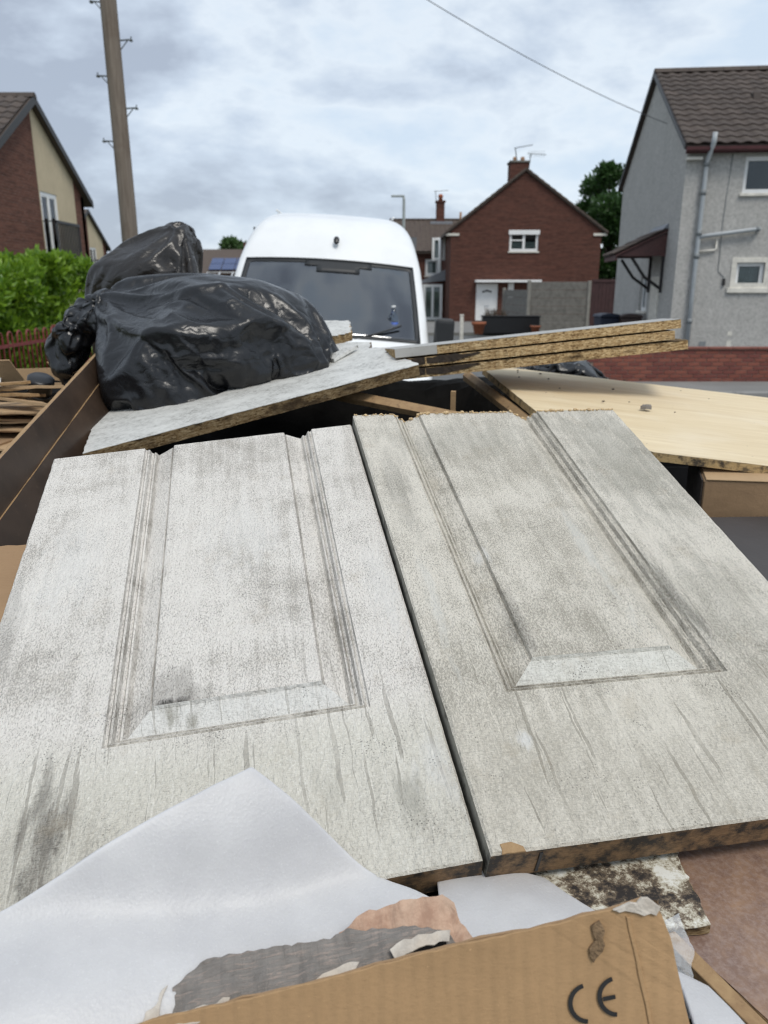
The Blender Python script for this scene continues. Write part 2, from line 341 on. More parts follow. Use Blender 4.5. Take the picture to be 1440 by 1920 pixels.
def mottle():
    b = B('mottled_brown_laminate'); n = b.noise(16, 6, .68, dist=.3); n2 = b.noise(170, 6, .75); n3 = b.noise(55, 6, .7)
    c = b.mix(b.ramp(n, [(.35, 0.0), (.66, 1.0)]), (.17, .105, .082), (.32, .20, .125))
    c = b.mix(b.math('MULTIPLY', b.ramp(n2, [(.44, 0.0), (.62, 1.0)]), .55), c, (.34, .255, .215))
    c = b.mix(b.math('MULTIPLY', b.ramp(n3, [(.5, 0.0), (.72, 1.0)]), .45), c, (.115, .062, .05))
    return b.fin(c, .38, b.bump(n2, .15, .0004))
M_mottle = mottle()
M_stick = wood_edge('wood_strip', (.36, .235, .115), (.27, .165, .08), (.10, .06, .03), .62)
M_greypanel = plain('slate_grey_panel', (.055, .048, .046), .6, .15, 6, .2, 80)
M_black = plain('black_plastic', (.012, .012, .013), .35)
M_dark = plain('gap_shade_and_scrap_black', (.006, .0055, .005), .9, .5, 9, .8, 30, Specular_IOR_Level=.06)  # near-black: deep shade between the boards is put into the fill colour
M_damp = plain('damp_brown', (.030, .019, .011), .8, .5, 60, .6, 120)
M_print = plain('black_print', (.018, .017, .016), .7, .3, 90)
M_crumb = plain('sawdust', (.50, .36, .20), .9, .5, 300)
M_peel = None
def peel():
    b = B('peeled_grey_paint'); n = b.noise(40, 6, .7); st = b.noise(1, 5, .65, b.map((60, 420, 60), (0, 0, -.25)), 1.0)
    c = b.mix(b.ramp(n, [(.35, 0.0), (.7, 1.0)]), (.155, .14, .125), (.235, .215, .195))
    c = b.mix(b.ramp(st, [(.52, 0.0), (.66, .6)]), c, (.36, .28, .235))
    c = b.mix(b.ramp(b.noise(22, 6, .72), [(.64, 0.0), (.68, .8)]), c, (.48, .43, .36))
    return b.fin(c, .7, b.bump(b.math('ADD', st, n), .8, .0016))
M_peel = peel()
def paperm(name, c1, c2):
    b = B(name); n = b.noise(60, 7, .72); n2 = b.noise(14, 4)
    c = b.mix(b.ramp(n, [(.4, 0.0), (.62, 1.0)]), c1, c2); c = b.mix(b.ramp(n2, [(.45, 0.0), (.6, .4)]), c, (.52, .42, .32))
    return b.fin(c, .85, b.bump(n, .8, .002))
M_paper = paperm('torn_pinkish_paper', (.52, .35, .25), (.36, .22, .15)); M_paperw = paperm('torn_pale_paper', (.58, .53, .46), (.42, .38, .33))
def film():
    b = B('clear_film'); p = b.n('ShaderNodeBsdfPrincipled', {'Base Color': (.85, .88, .9, 1), 'Roughness': .12, 'IOR': 1.4, 'Alpha': .22, 'Normal': b.bump(b.noise(90, 5, .7), .8, .004)})
    b.t.links.new(p.outputs[0], b.out.inputs[0]); return b.m
M_film = film()
# buildings
def brick(name, c1, c2, mortar, dirt=.35, vary=.5):
    b = B(name); s = b.xyz(); v = b.comb(b.math('ADD', s[0], s[1]), s[2], 0.0)
    t = b.n('ShaderNodeTexBrick', {'Vector': v, 'Color1': c1, 'Color2': c2, 'Mortar': mortar, 'Scale': 1.0, 'Mortar Size': .006, 'Mortar Smooth': .2, 'Bias': 0.0, 'Brick Width': .225, 'Row Height': .075})
    cell = b.noise(1, 2, .5, b.map((4.4, 4.4, 13.3)))
    c = b.mix(b.math('MULTIPLY', b.ramp(cell, [(.40, 0.0), (.62, 1.0)]), vary), t.outputs[0], tuple(x * .55 for x in c2))
    c = b.mix(b.math('MULTIPLY', b.ramp(b.noise(.8, 5, .6), [(.4, 0.0), (.7, 1.0)]), dirt), c, tuple(x * .6 for x in c1))
    band = b.ramp(b.noise(1, 5, .7, b.map((.9, .9, 9))), [(.40, 0.0), (.62, 1.0)]); c = b.mix(b.math('MULTIPLY', band, .55), c, tuple(x * 1.4 for x in c1))
    band2 = b.ramp(b.noise(1, 5, .7, b.map((1.7, 1.7, 15), loc=(4, 1, 2))), [(.52, 0.0), (.66, 1.0)]); c = b.mix(b.math('MULTIPLY', band2, .6), c, tuple(x * .5 for x in c2))
    return b.fin(c, .88, b.bump(t.outputs['Fac'], -.5, .006), Specular_IOR_Level=.2)
M_brickA = brick('brick_plum', (.16, .072, .050), (.115, .052, .040), (.19, .15, .125)); M_brickC = brick('brick_red_brown', (.112, .047, .034), (.080, .036, .028), (.115, .08, .065))
def render_wall(name, col, spk, bs):
    b = B(name); n = b.noise(1.1, 6, .62); g = b.noise(13, 5, .8); g2 = b.noise(5, 6, .75); v = b.voro(50, out='Color')
    c = b.mix(b.ramp(n, [(.35, 0.0), (.68, 1.0)]), tuple(x * .88 for x in col), col)
    c = b.mix(b.math('MULTIPLY', b.ramp(g, [(.46, 0.0), (.60, 1.0)]), spk), c, tuple(x * .42 for x in col))
    c = b.mix(b.math('MULTIPLY', b.ramp(g2, [(.45, 0.0), (.60, 1.0)]), spk * .75), c, tuple(x * .6 for x in col))
    st = b.ramp(b.noise(1, 4, .6, b.map((2.2, 2.2, .18))), [(.55, 0.0), (.72, 1.0)])
    c = b.mix(b.math('MULTIPLY', st, .22), c, tuple(x * .62 for x in col))
    return b.fin(c, .9, b.bump(b.math('ADD', g, b.xyz(v)[0]), bs, .012), Specular_IOR_Level=.2)
M_pebble = render_wall('grey_pebbledash', (.56, .545, .515), .46, .9); M_cream = render_wall('cream_render', (.62, .52, .36), .12, .25)
def tilem(name, c1, c2, moss):
    b = B(name); oi = b.n('ShaderNodeObjectInfo').outputs['Random']; n = b.noise(3, 6, .65); g = b.noise(60, 4)
    c = b.mix(oi, c1, c2); c = b.mix(b.math('MULTIPLY', b.ramp(n, [(.48, 0.0), (.7, 1.0)]), .45), c, moss)
    return b.fin(c, .8, b.bump(g, .4, .004))
M_tileD = tilem('roof_tile_brown', (.046, .033, .027), (.076, .056, .046), (.09, .074, .05)); M_tileA = tilem('roof_tile_dark', (.055, .042, .036), (.085, .064, .053), (.10, .085, .065)); M_tileB = tilem('roof_tile_umber', (.075, .055, .045), (.10, .074, .06), (.12, .10, .07))
M_white = plain('white_upvc', (.80, .80, .79), .35, .05, 3); M_sill = plain('cream_sill_paint', (.66, .63, .56), .6, .18, 7)
M_fascia = plain('maroon_gutter', (.085, .026, .028), .45, .2); M_greypipe = plain('grey_pipe', (.36, .385, .40), .42, .12, 4); M_greydk = plain('grey_pipe_joint', (.20, .215, .22), .45)
M_curtain = plain('net_curtain', (.42, .44, .40), .9, .25, 30); M_room = plain('room_dark', (.03, .032, .032), .9, .3, 3)
M_cbrown = plain('canopy_brown_timber', (.075, .028, .024), .55, .3, 12); M_cdark = plain('black_bracket', (.02, .018, .018), .5); M_lead = plain('lead_flashing', (.20, .21, .23), .55)
M_conc = plain('concrete_panel', (.165, .158, .142), .9, .28, 5, .5, 50); M_concpost = plain('concrete_post', (.24, .23, .205), .9, .2, 6, .4, 60)
M_gate = plain('dark_maroon_boards', (.055, .024, .024), .65, .25, 5, .2, 60); M_rust = plain('red_painted_iron', (.19, .036, .032), .5, .25, 25, .25, 80); M_navy = plain('bin_navy', (.016, .022, .045), .45); M_binbrown = plain('bin_brown', (.045, .026, .022), .5)
M_terra = plain('terracotta', (.35, .115, .055), .8, .2, 9); M_galv = plain('galvanised_column', (.34, .37, .36), .5, .1); M_wire = plain('wire', (.05, .052, .055), .6)
M_blackiron = plain('black_iron', (.02, .021, .024), .4)
def glassm(name, tint, refl_ior, tr):
    b = B(name); fr = b.n('ShaderNodeFresnel', {'IOR': refl_ior}).outputs[0]
    t = b.n('ShaderNodeBsdfTransparent', {0: (*tint, 1)}).outputs[0]; g = b.n('ShaderNodeBsdfGlossy', {0: (.95, .97, 1, 1), 'Roughness': tr}).outputs[0]
    mx_ = b.n('ShaderNodeMixShader', {0: fr, 1: t, 2: g}); b.t.links.new(mx_.outputs[0], b.out.inputs[0]); return b.m
M_glass = glassm('window_glass', (.75, .80, .80), 1.55, .02); M_wsglass = glassm('windscreen_glass', (.55, .59, .60), 2.5, .06)
def van_paint():
    b = B('white_van_paint'); n = b.noise(3, 5, .6)
    c = b.mix(b.ramp(n, [(.45, 0.0), (.7, .5)]), (.82, .83, .83), (.72, .73, .72))
    c = b.mix(b.ramp(b.voro(18), [(.02, .5), (.05, 0.0)]), c, (.35, .32, .25))
    return b.fin(c, .28, None, Coat_Weight=.4, Coat_Roughness=.08)
M_van = van_paint(); M_vanblk = plain('van_black_trim', (.018, .019, .02), .5); M_dash = plain('van_dash_grey', (.12, .125, .13), .75); M_seat = plain('van_seat_cloth', (.03, .032, .036), .9)
M_teal = plain('teal_packet', (.05, .42, .38), .5); M_blue = plain('blue_label', (.03, .10, .45), .5); M_pink = plain('pink_label', (.55, .15, .12), .5); M_bottle = glassm('clear_bottle', (.85, .9, .95), 1.45, .05)
def polem():
    b = B('weathered_pole'); g = b.noise(1, 7, .7, b.map((45, 45, 1.3)), .6); n = b.noise(2.2, 5, .6)
    c = b.mix(b.ramp(g, [(.34, 0.0), (.66, 1.0)]), (.125, .098, .076), (.245, .205, .165)); c = b.mix(b.math('MULTIPLY', b.ramp(n, [(.5, 0.0), (.68, 1.0)]), .5), c, (.11, .075, .05))
    return b.fin(c, .88, b.bump(g, .6, .01))
M_pole = polem(); M_iron = plain('galvanised_iron', (.09, .10, .10), .6)
def leafm(name, c1, c2, tr=.35, gl=.4):
    b = B(name); n = b.noise(2.2, 4, .6); n2 = b.noise(23, 2); f = b.math('ADD', b.math('MULTIPLY', n, .6), b.math('MULTIPLY', n2, .5))
    c = b.mix(b.ramp(f, [(.40, 0.0), (.68, 1.0)]), c1, c2)
    p = b.n('ShaderNodeBsdfPrincipled', {'Base Color': c, 'Roughness': gl}); t = b.n('ShaderNodeBsdfTranslucent', {0: c})
    m_ = b.n('ShaderNodeMixShader', {0: tr, 1: p.outputs[0], 2: t.outputs[0]}); b.t.links.new(m_.outputs[0], b.out.inputs[0]); return b.m
M_hedge = leafm('laurel_leaf', (.06, .155, .012), (.26, .41, .033), .35, .38); M_tree = leafm('dark_tree_leaf', (.022, .06, .014), (.055, .125, .028), .3, .5); M_fartree = leafm('far_tree_leaf', (.05, .10, .03), (.09, .16, .05))
M_bark = plain('bark', (.075, .055, .04), .9, .3, 14, .6, 40)
def asphalt(name, col):
    b = B(name); n = b.noise(.5, 6, .6); g = b.noise(160, 4, .7); c = b.mix(b.ramp(n, [(.35, 0.0), (.7, 1.0)]), tuple(x * .8 for x in col), tuple(x * 1.2 for x in col))
    c = b.mix(b.math('MULTIPLY', b.ramp(g, [(.5, 0.0), (.7, 1.0)]), .3), c, tuple(x * 1.8 for x in col)); return b.fin(c, .85, b.bump(g, .6, .004))
M_asph = asphalt('asphalt', (.115, .118, .118)); M_pave = asphalt('paving', (.19, .185, .175)); M_kerb = plain('kerb_concrete', (.25, .245, .235), .85, .15, 6); M_grass = plain('verge_ground', (.06, .075, .03), .95, .4, 2, .5, 20)
M_solar = plain('solar_cell', (.05, .075, .17), .18, .1, 3); M_alu = plain('aluminium', (.5, .52, .54), .35); M_pot = plain('chimney_pot', (.34, .20, .12), .8)
M_skip = plain('skip_dark_steel', (.010, .010, .011), .8, .3, 5, .3, 30, Specular_IOR_Level=.1)
# ------------------------------------------------------------------ setting
def struct(name, me, mat, **kw): return tag(link(name, me, mat, **kw), kind='structure')
def sheet(x0, x1, y0, y1, z):
    return me_np([(x0, y0, z), (x1, y0, z), (x1, y1, z), (x0, y1, z)], [(0, 1, 2, 3)])
struct('ground', sheet(-900, 900, -300, 1500, -.012), M_grass)
struct('road', sheet(-1.2, 12, -20, 31, 0), M_asph)
struct('pavement', box_me(-3.7, -1.33, 3.6, 60, -.01, .115), M_pave); struct('pavement', box_me(3.2, 16, 13.2, 14.68, -.01, .10), M_pave)
struct('pavement', box_me(1.2, 12.5, 31.3, 41.9, -.01, .10), M_pave)
kb = [((-1.33, 3.6 + i * .92), (-1.2, 3.6 + i * .92 + .91), .118) for i in range(40)]
ks = bpy.data.objects['pavement']
for a, b_, z in kb: link('kerb_stone', box_me(a[0] + .001, b_[0], a[1], b_[1], -.01, z, .012), M_kerb, ks)
ks2 = bpy.data.objects['pavement.001']
for i in range(13): link('kerb_stone', box_me(3.2 + i * .92, 3.2 + i * .92 + .91, 13.06, 13.199, -.01, .103, .012), M_kerb, ks2)

def wall_me(x0, x1, z0, z1, holes=(), t=.25, tri=None):
    xs = sorted({x0, x1, *[h[0] for h in holes], *[h[1] for h in holes]}); zs = sorted({z0, z1, *[h[2] for h in holes], *[h[3] for h in holes]})
    bm = bmesh.new()
    def solid(i, j):
        if i < 0 or j < 0 or i >= len(xs) - 1 or j >= len(zs) - 1: return False
        cx, cz = (xs[i] + xs[i + 1]) / 2, (zs[j] + zs[j + 1]) / 2
        return not any(h[0] < cx < h[1] and h[2] < cz < h[3] for h in holes)
    q = lambda *p: bm.faces.new([bm.verts.new(v) for v in p])
    for i in range(len(xs) - 1):
        for j in range(len(zs) - 1):
            if not solid(i, j): continue
            a, b_, c, d = xs[i], xs[i + 1], zs[j], zs[j + 1]
            q((a, 0, c), (b_, 0, c), (b_, 0, d), (a, 0, d)); q((b_, t, c), (a, t, c), (a, t, d), (b_, t, d))
            if not solid(i - 1, j): q((a, t, c), (a, 0, c), (a, 0, d), (a, t, d))
            if not solid(i + 1, j): q((b_, 0, c), (b_, t, c), (b_, t, d), (b_, 0, d))
            if not solid(i, j - 1): q((a, t, c), (b_, t, c), (b_, 0, c), (a, 0, c))
            if not solid(i, j + 1) and not (tri and j == len(zs) - 2): q((a, 0, d), (b_, 0, d), (b_, t, d), (a, t, d))
    if tri: prism(bm, tri, 'y', 0, t)
    bmesh.ops.remove_doubles(bm, verts=list(bm.verts), dist=1e-5)
    return me_of(bm)
def ring_me(x0, x1, z0, z1, w_, y0, y1):
    bm = bmesh.new()
    for b_ in ((x0, x1, z0, z0 + w_), (x0, x1, z1 - w_, z1), (x0, x0 + w_, z0 + w_, z1 - w_), (x1 - w_, x1, z0 + w_, z1 - w_)): box(bm, b_[0], b_[1], y0, y1, b_[2], b_[3])
    return me_of(bm)
def window(par, x0, x1, z0, z1, lights=1, loc=(0, 0, 0), rz=0, sill=True, curtain=True, fw=.06, rec=.07, surround=0, vent=False, name='window'):
    o = link(name, ring_me(x0, x1, z0, z1, fw, rec, rec + .06), M_white, par, loc, (0, 0, rz))
    wl = (x1 - x0) / lights
    for k in range(lights):
        a, c = x0 + wl * k + (fw if k == 0 else fw * .3), x0 + wl * (k + 1) - (fw if k == lights - 1 else fw * .3)
        if k: link('mullion', box_me(x0 + wl * k - fw * .5, x0 + wl * k + fw * .5, rec - .005, rec + .055, z0 + fw, z1 - fw), M_white, o)
        link('sash', ring_me(a + .001, c - .001, z0 + fw + .001, z1 - fw - .001, .035, rec + .006, rec + .05), M_white, o)
        link('pane', box_me(a, c, rec + .03, rec + .036, z0 + fw, z1 - fw), M_glass, o)
        if vent and k == 0:
            zv = z0 + (z1 - z0) * .58; link('transom', box_me(a, c, rec - .008, rec + .05, zv - .03, zv + .03), M_white, o)
    link('room_back', box_me(x0, x1, rec + .45, rec + .46, z0, z1), M_room, o)
    if curtain:
        bm = bmesh.new(); n = 28; V = []
        for k in range(n + 1):
            xx = x0 + .02 + (x1 - x0 - .04) * k / n; yy = rec + .13 + .02 * math.sin(k * 2.1)
            V.append((bm.verts.new((xx, yy, z0 + .02)), bm.verts.new((xx, yy, z1 - .02 if curtain is True else z0 + (z1 - z0) * curtain))))
        for a, c in zip(V, V[1:]): bm.faces.new((a[0], c[0], c[1], a[1]))
        link('curtain', me_of(bm, True), M_curtain, o)
    if sill: link('sill', box_me(x0 - .06 - surround, x1 + .06 + surround, -.06, rec - .001, z0 - .07 - surround * .4, z0 - .001, .008), M_sill, o)
    if surround:
        link('surround', ring_me(x0 - surround, x1 + surround, z0 - .0005, z1 + surround, surround, -.02, rec - .002), M_sill, o)
    return o

# roof tile: a wavy slab, local x across, y up the slope
def tile_mesh(wd=.30, ln=.40, amp=.036, th=.018):
    bm = bmesh.new(); n = 8; top = []; bot = []
    for k in range(n + 1):
        x = wd * k / n; z = amp * (.5 + .5 * math.sin(2 * math.pi * k / n * 1.0))
        top.append([bm.verts.new((x, 0, z + th * 1.6)), bm.verts.new((x, ln, z + .002))]); bot.append([bm.verts.new((x, 0, z)), bm.verts.new((x, ln, z - th))])
    for k in range(n):
        bm.faces.new((top[k][0], top[k + 1][0], top[k + 1][1], top[k][1])); bm.faces.new((bot[k + 1][0], bot[k][0], bot[k][1], bot[k + 1][1])); bm.faces.new((bot[k][0], bot[k + 1][0], top[k + 1][0], top[k][0]))
    bm.faces.new((bot[0][0], top[0][0], top[0][1], bot[0][1])); bm.faces.new((top[n][0], bot[n][0], bot[n][1], top[n][1]))
    return me_of(bm, False)
TILE = {}
def tiles(par, M, ncol, nrow, mat, wd=.30, gauge=.34, limit=300, order=None):
    """nrow x ncol tiles laid on a slope whose local frame is M (x along eave, y up slope); the first `limit` are own objects"""
    key = (mat.name, wd)
    if key not in TILE: TILE[key] = tile_mesh(wd, gauge + .06); TILE[key].materials.append(mat)
    me = TILE[key]; spots = [(i, j) for i in range(ncol) for j in range(nrow)]
    if order: spots.sort(key=order)
    rnd = random.Random(3); rest = []
    for k, (i, j) in enumerate(spots):
        L = M @ Matrix.Translation((i * wd, j * gauge, .012 + rnd.uniform(0, .006))) @ Matrix.Rotation(rnd.uniform(-.012, .012), 4, 'Z')
        if k < limit:
            o = bpy.data.objects.new('roof_tile', me); COL.objects.link(o); o.parent = par; o.matrix_local = L
        else: rest.append(L)
    if rest:
        V0 = np.array([v.co for v in me.vertices]); F0 = [tuple(p.vertices) for p in me.polygons]; V, F = [], []
        for L in rest:
            A = np.array(L); V.append(V0 @ A[:3, :3].T + A[:3, 3]); o_ = len(V0) * (len(V) - 1); F += [tuple(q + o_ for q in f) for f in F0]
        o = link('roof_tiles', me_np(np.concatenate(V), F), mat, par); o['kind'] = 'stuff'
def slope_frame(p, along, up):
    x = Vector(along).normalized(); y = Vector(up).normalized(); n = x.cross(y).normalized(); y = n.cross(x)
    M = Matrix((x, y, n)).transposed().to_4x4(); M.translation = Vector(p); return M

# ---------------- grey pebbledashed house (right)
hd = thing('pebbledash_house', 'grey pebbledashed house with brown tiled roof behind the low red brick wall', 'house', (7.23, 20, 0), R(-6))
W_, D_, EZ, RZ = 9.0, 8.0, 5.05, 7.42
w1 = (1.36, 2.35, 3.98, 4.80); w2 = (1.45, 2.12, 1.80, 2.40); w3 = (4.2, 5.4, 3.98, 4.95); w4 = (4.2, 5.6, 1.1, 2.3)
link('front_wall', wall_me(0, W_, 0, EZ, [w1, w2, w3, w4]), M_pebble, hd)
gw = (2.9, 3.9, 1.15, 2.15)
link('gable_wall', wall_me(-D_, -.252, 0, EZ, [(-gw[1], -gw[0], gw[2], gw[3])], .25, [(-D_, EZ), (-.252, EZ), (-.252, EZ + .15), (-4, RZ), (-D_ + .001, EZ + .001)]), M_pebble, hd, (0, 0, 0), (0, 0, R(-90)))
link('back_wall', wall_me(.25, W_, 0, EZ), M_pebble, hd, (0, D_ - .25, 0)); link('gable_wall', wall_me(-D_ + .25, -.252, 0, EZ, [], .25, [(-D_ + .25, EZ), (-.252, EZ), (-4, RZ)]), M_pebble, hd, (W_ - .25, 0, 0), (0, 0, R(-90)))
window(hd, *w1, 1, curtain=False); window(hd, *w2, 1, surround=.12, fw=.05); window(hd, *w3, 2); window(hd, *w4, 2)
window(hd, -gw[1], -gw[0], gw[2], gw[3], 2, (0, 0, 0), R(-90))
sl = math.atan2(RZ - EZ, 4.0); up = Vector((0, math.cos(sl), math.sin(sl)))
rf = link('roof', prism_me([(-.22, EZ - .10), (4, RZ + .06), (D_ + .22, EZ - .10), (D_ + .22, EZ - .02), (4, RZ + .15), (-.22, EZ - .02)], 'x', -.10, W_ + .1), M_tileA, hd)
tiles(rf, slope_frame((-.10, -.26, EZ - .03), (1, 0, 0), up), 28, 14, M_tileD, .325, .345, 300)
for i in range(20): link('ridge_tile', prism_me([(3.80, RZ + .10), (3.9, RZ + .21), (4, RZ + .245), (4.1, RZ + .21), (4.2, RZ + .10)], 'x', -.12 + i * .455, -.12 + i * .455 + .45, .006), M_tileD, rf)
link('verge_strip', prism_me([(-.24, EZ - .12), (4, RZ + .03), (8.2, EZ - .12), (8.2, EZ + .0), (4, RZ + .18), (-.24, EZ + .0)], 'x', -.135, -.101), M_cdark, rf)
link('roof_vent', prism_me([(2.0, RZ - 1.05), (2.32, RZ - .86), (2.32, RZ - .80), (2.08, RZ - .80)], 'x', 2.0, 2.2, .02), M_tileA, rf)
link('fascia', box_me(-.08, W_, -.19, -.16, EZ - .20, EZ - .06), M_fascia, hd)
bm = bmesh.new(); prism(bm, [(-.33, EZ - .07), (-.32, EZ - .14), (-.27, EZ - .18), (-.22, EZ - .14), (-.21, EZ - .07)], 'x', -.1, W_); link('gutter', me_of(bm), M_fascia, hd)
link('soffit', box_me(-.05, W_, -.155, -.002, EZ - .14, EZ - .10), M_sill, hd); link('corner_bracket', box_me(-.02, .33, -.16, -.005, EZ - .33, EZ - .27), M_sill, hd)
pp = link('soil_pipe', tube_me([(.50, -.36, EZ + .22), (.49, -.36, EZ + .0), (.45, -.10, EZ - .38), (.45, -.09, EZ - .6), (.44, -.09, 2), (.44, -.09, .05)], .055, 14), M_greypipe, hd)
for z in (EZ - .42, 4.0, 3.08, 2.55, 1.0): link('pipe_joint', tube_me([(.445, -.09, z - .06), (.445, -.09, z + .06)], .068, 14), M_greydk, pp)
br = link('branch_pipe', tube_me([(.45, -.10, 2.98), (.62, -.11, 3.02), (1.2, -.11, 3.09), (1.78, -.11, 3.16), (1.84, -.08, 3.17), (1.85, .02, 3.17)], .05, 12), M_greypipe, hd); link('pipe_elbow', tube_me([(1.76, -.11, 3.158), (1.83, -.11, 3.166)], .06, 12), M_greydk, br)
link('overflow_pipe', tube_me([(.50, -.05, 2.66), (.86, -.05, 2.69), (.90, -.05, 2.72), (.90, -.05, 2.95)], .024, 8), M_sill, hd)
link('wall_cable', tube_me([(1.05, -.012, EZ - .2), (1.0, -.012, 3.3), (1.02, -.012, 2.2), (1.18, -.012, 2.05), (1.18, -.012, 1.93)], .008, 6), M_greydk, hd); link('cable_box', box_me(1.15, 1.21, -.05, -.002, 1.86, 2.02), M_cdark, hd)
link('air_brick', box_me(.76, .92, -.012, -.001, .30, .50), M_greydk, hd); link('patch_repair', box_me(1.42, 1.53, -.01, -.001, .38, .52), M_sill, hd); link('patch_repair', box_me(1.42, 1.53, -.01, -.001, .64, .74), M_sill, hd)
# porch canopy on the gable wall
cp = thing('door_canopy', 'brown timber door canopy with tiled top on the grey house gable', 'canopy', (7.23 + .14, 20 + 1.15, 0), R(-6))
link('canopy_side', prism_me([(-1.22, 2.60), (-.02, 2.60), (-.02, 3.18)], 'y', .0, .05), M_cbrown, cp); link('canopy_side', prism_me([(-1.22, 2.60), (-.02, 2.60), (-.02, 3.18)], 'y', 1.6, 1.65), M_cbrown, cp)
link('canopy_deck', prism_me([(-1.30, 2.585), (-.01, 3.215), (-.01, 3.26), (-1.30, 2.63)], 'y', -.06, 1.71), M_cbrown, cp)
link('front_beam', box_me(-1.30, -1.24, -.02, 1.67, 2.50, 2.62), M_cbrown, cp)
tiles(cp, slope_frame((-1.34, 1.70, 2.63), (0, -1, 0), (1.29, 0, .63)), 6, 4, M_tileB, .295, .34)
link('flashing', prism_me([(-.16, 3.22), (-.004, 3.30), (-.004, 3.40), (-.03, 3.40), (-.17, 3.25)], 'y', -.05, 1.7), M_lead, cp)
for y in (.05, 1.5):
    bm = bmesh.new(); box(bm, -.09, -.01, y, y + .07, 1.68, 2.6); link('wall_bracket', me_of(bm), M_cdark, cp)
    bm = bmesh.new(); tube(bm, [(-.06, y + .035, 1.78), (-.5, y + .035, 2.08), (-.85, y + .035, 2.56)], .04, 6); link('brace', me_of(bm), M_cdark, cp)
link('house_door', box_me(-.05, -.005, .35, 1.25, .1, 2.1, .01), M_sill, cp)

# low red brick garden wall
gwall = thing('garden_wall', 'low red brick garden wall in front of the grey pebbledashed house', 'wall', (3.9, 14.75, 0))
bme = []
for col in ((.20, .062, .042), (.165, .05, .038), (.23, .075, .05)):
    me = box_me(0, .214, 0, .10, 0, .064, .005); me.materials.append(plain('wall_brick_%d' % len(bme), col, .85, .2, 30, .4, 120)); bme.append(me)
link('mortar', box_me(.004, 4.05, .012, .088, 0, .686), plain('mortar', (.22, .17, .14), .95), gwall)
rnd = random.Random(5)
for r_ in range(9):
    for c_ in range(18):
        o = bpy.data.objects.new('brick', rnd.choice(bme)); COL.objects.link(o); o.parent = gwall; o.location = (c_ * .225 + (.11 if r_ % 2 else 0) - .05, rnd.uniform(-.003, .003), .006 + r_ * .075)
for c_ in range(9): link('coping_stone', box_me(-.1 + c_ * .46, -.1 + c_ * .46 + .455, -.03, .13, .688, .735, .01), plain('coping_red', (.20, .075, .055), .85, .2, 10), gwall)

# ---------------- brick house with its gable to us
hc = thing('brick_gable_house', 'red brown brick house with plain gable, white door and small white window', 'house', (3.45, 42, 0))
WC = 7.75; pk = 3.70; EC = 4.62; PC = 7.42
wh = (3.02, 4.52, 3.62, 4.56); dh = (1.38, 2.52, .15, 2.02)
link('gable_wall', wall_me(0, WC, 0, EC, [wh, dh], .25, [(0, EC), (WC, EC), (pk, PC)]), M_brickC, hc); link('side_wall', wall_me(.252, 9, 0, EC), M_brickC, hc, (0, 0, 0), (0, 0, R(90))).location = (.25, 0, 0)
link('side_wall', wall_me(.252, 9, 0, EC), M_brickC, hc, (WC, 0, 0), (0, 0, R(90)))
o = window(hc, *wh, 2, vent=True, fw=.09, curtain=.5); link('head_blind', box_me(wh[0] - .05, wh[1] + .05, -.03, .02, wh[3] - .12, wh[3] + .10), M_white, o)
d = link('front_door', box_me(dh[0] + .06, dh[1] - .06, .06, .11, dh[2], dh[3] - .06, .01), M_white, hc)
link('door_frame', ring_me(dh[0], dh[1], dh[2] - .05, dh[3], .06, .03, .12), M_white, d)
for k in range(5): link('fan_light', box_me(dh[0] + .34 + k * .10, dh[0] + .42 + k * .10, .045, .058, 1.56 + .05 * (1 - abs(k - 2) / 2), 1.66 + .06 * (1 - abs(k - 2) / 2), .008), M_room, d)
for x in (.22, .66):
    for z in (.3, .95): link('door_panel', box_me(dh[0] + x, dh[0] + x + .3, .05, .059, z, z + .5, .01), M_white, d)
link('letter_box', box_me(dh[0] + .45, dh[0] + .72, .045, .058, .85, .91), M_alu, d)
link('door_canopy_board', box_me(1.28, 4.7, -.55, .0, 2.08, 2.20, .01), M_white, hc); link('porch_window', box_me(3.05, 3.35, -.03, .0, 1.2, 2.05), M_white, hc)
ra = math.atan2(PC - EC, pk)
rfc = link('roof', prism_me([(-.30, EC - .20), (pk, PC + .03), (WC + .30, EC - .20), (WC + .30, EC - .06), (pk, PC + .17), (-.30, EC - .06)], 'y', -.12, 9.2), M_tileB, hc)
for sgn in (-1, 1):
    for k in range(14):
        f0, f1 = k / 14, (k + .97) / 14
        xa, xb = (pk * f0 - .3 * (1 - f0), pk * f1 - .3 * (1 - f1)) if sgn < 0 else (WC + .3 - (WC + .3 - pk) * f0, WC + .3 - (WC + .3 - pk) * f1)
        za, zb = EC - .06 + (PC + .23 - EC) * f0, EC - .06 + (PC + .23 - EC) * f1
        link('verge_tile', prism_me([(xa, za - .07), (xb, zb - .07), (xb, zb + .02), (xa, za + .05)], 'y', -.16, .10), M_tileB, rfc)
link('corbel', box_me(-.28, .42, -.06, -.002, EC - .24, EC - .12), M_sill, hc); link('corbel', box_me(WC - .42, WC + .28, -.06, -.002, EC - .24, EC - .12), M_sill, hc)
ch = link('chimney', box_me(3.10, 4.05, 1.2, 2.1, 6.4, 8.02), M_brickC, hc)
link('chimney_cap', box_me(3.04, 4.11, 1.14, 2.16, 8.021, 8.12, .02), M_conc, ch)
for x in (3.38, 3.78): link('chimney_pot', tube_me([(x, 1.65, 8.12), (x, 1.65, 8.35)], [.13, .10], 10), M_pot, ch)
bm = bmesh.new(); tube(bm, [(3.5, 1.25, 7.6), (3.3, 1.2, 8.72)], .025, 5); tube(bm, [(3.25, 1.2, 8.70), (4.2, 1.2, 8.86)], .02, 5); link('aerial', me_of(bm), M_iron, ch)
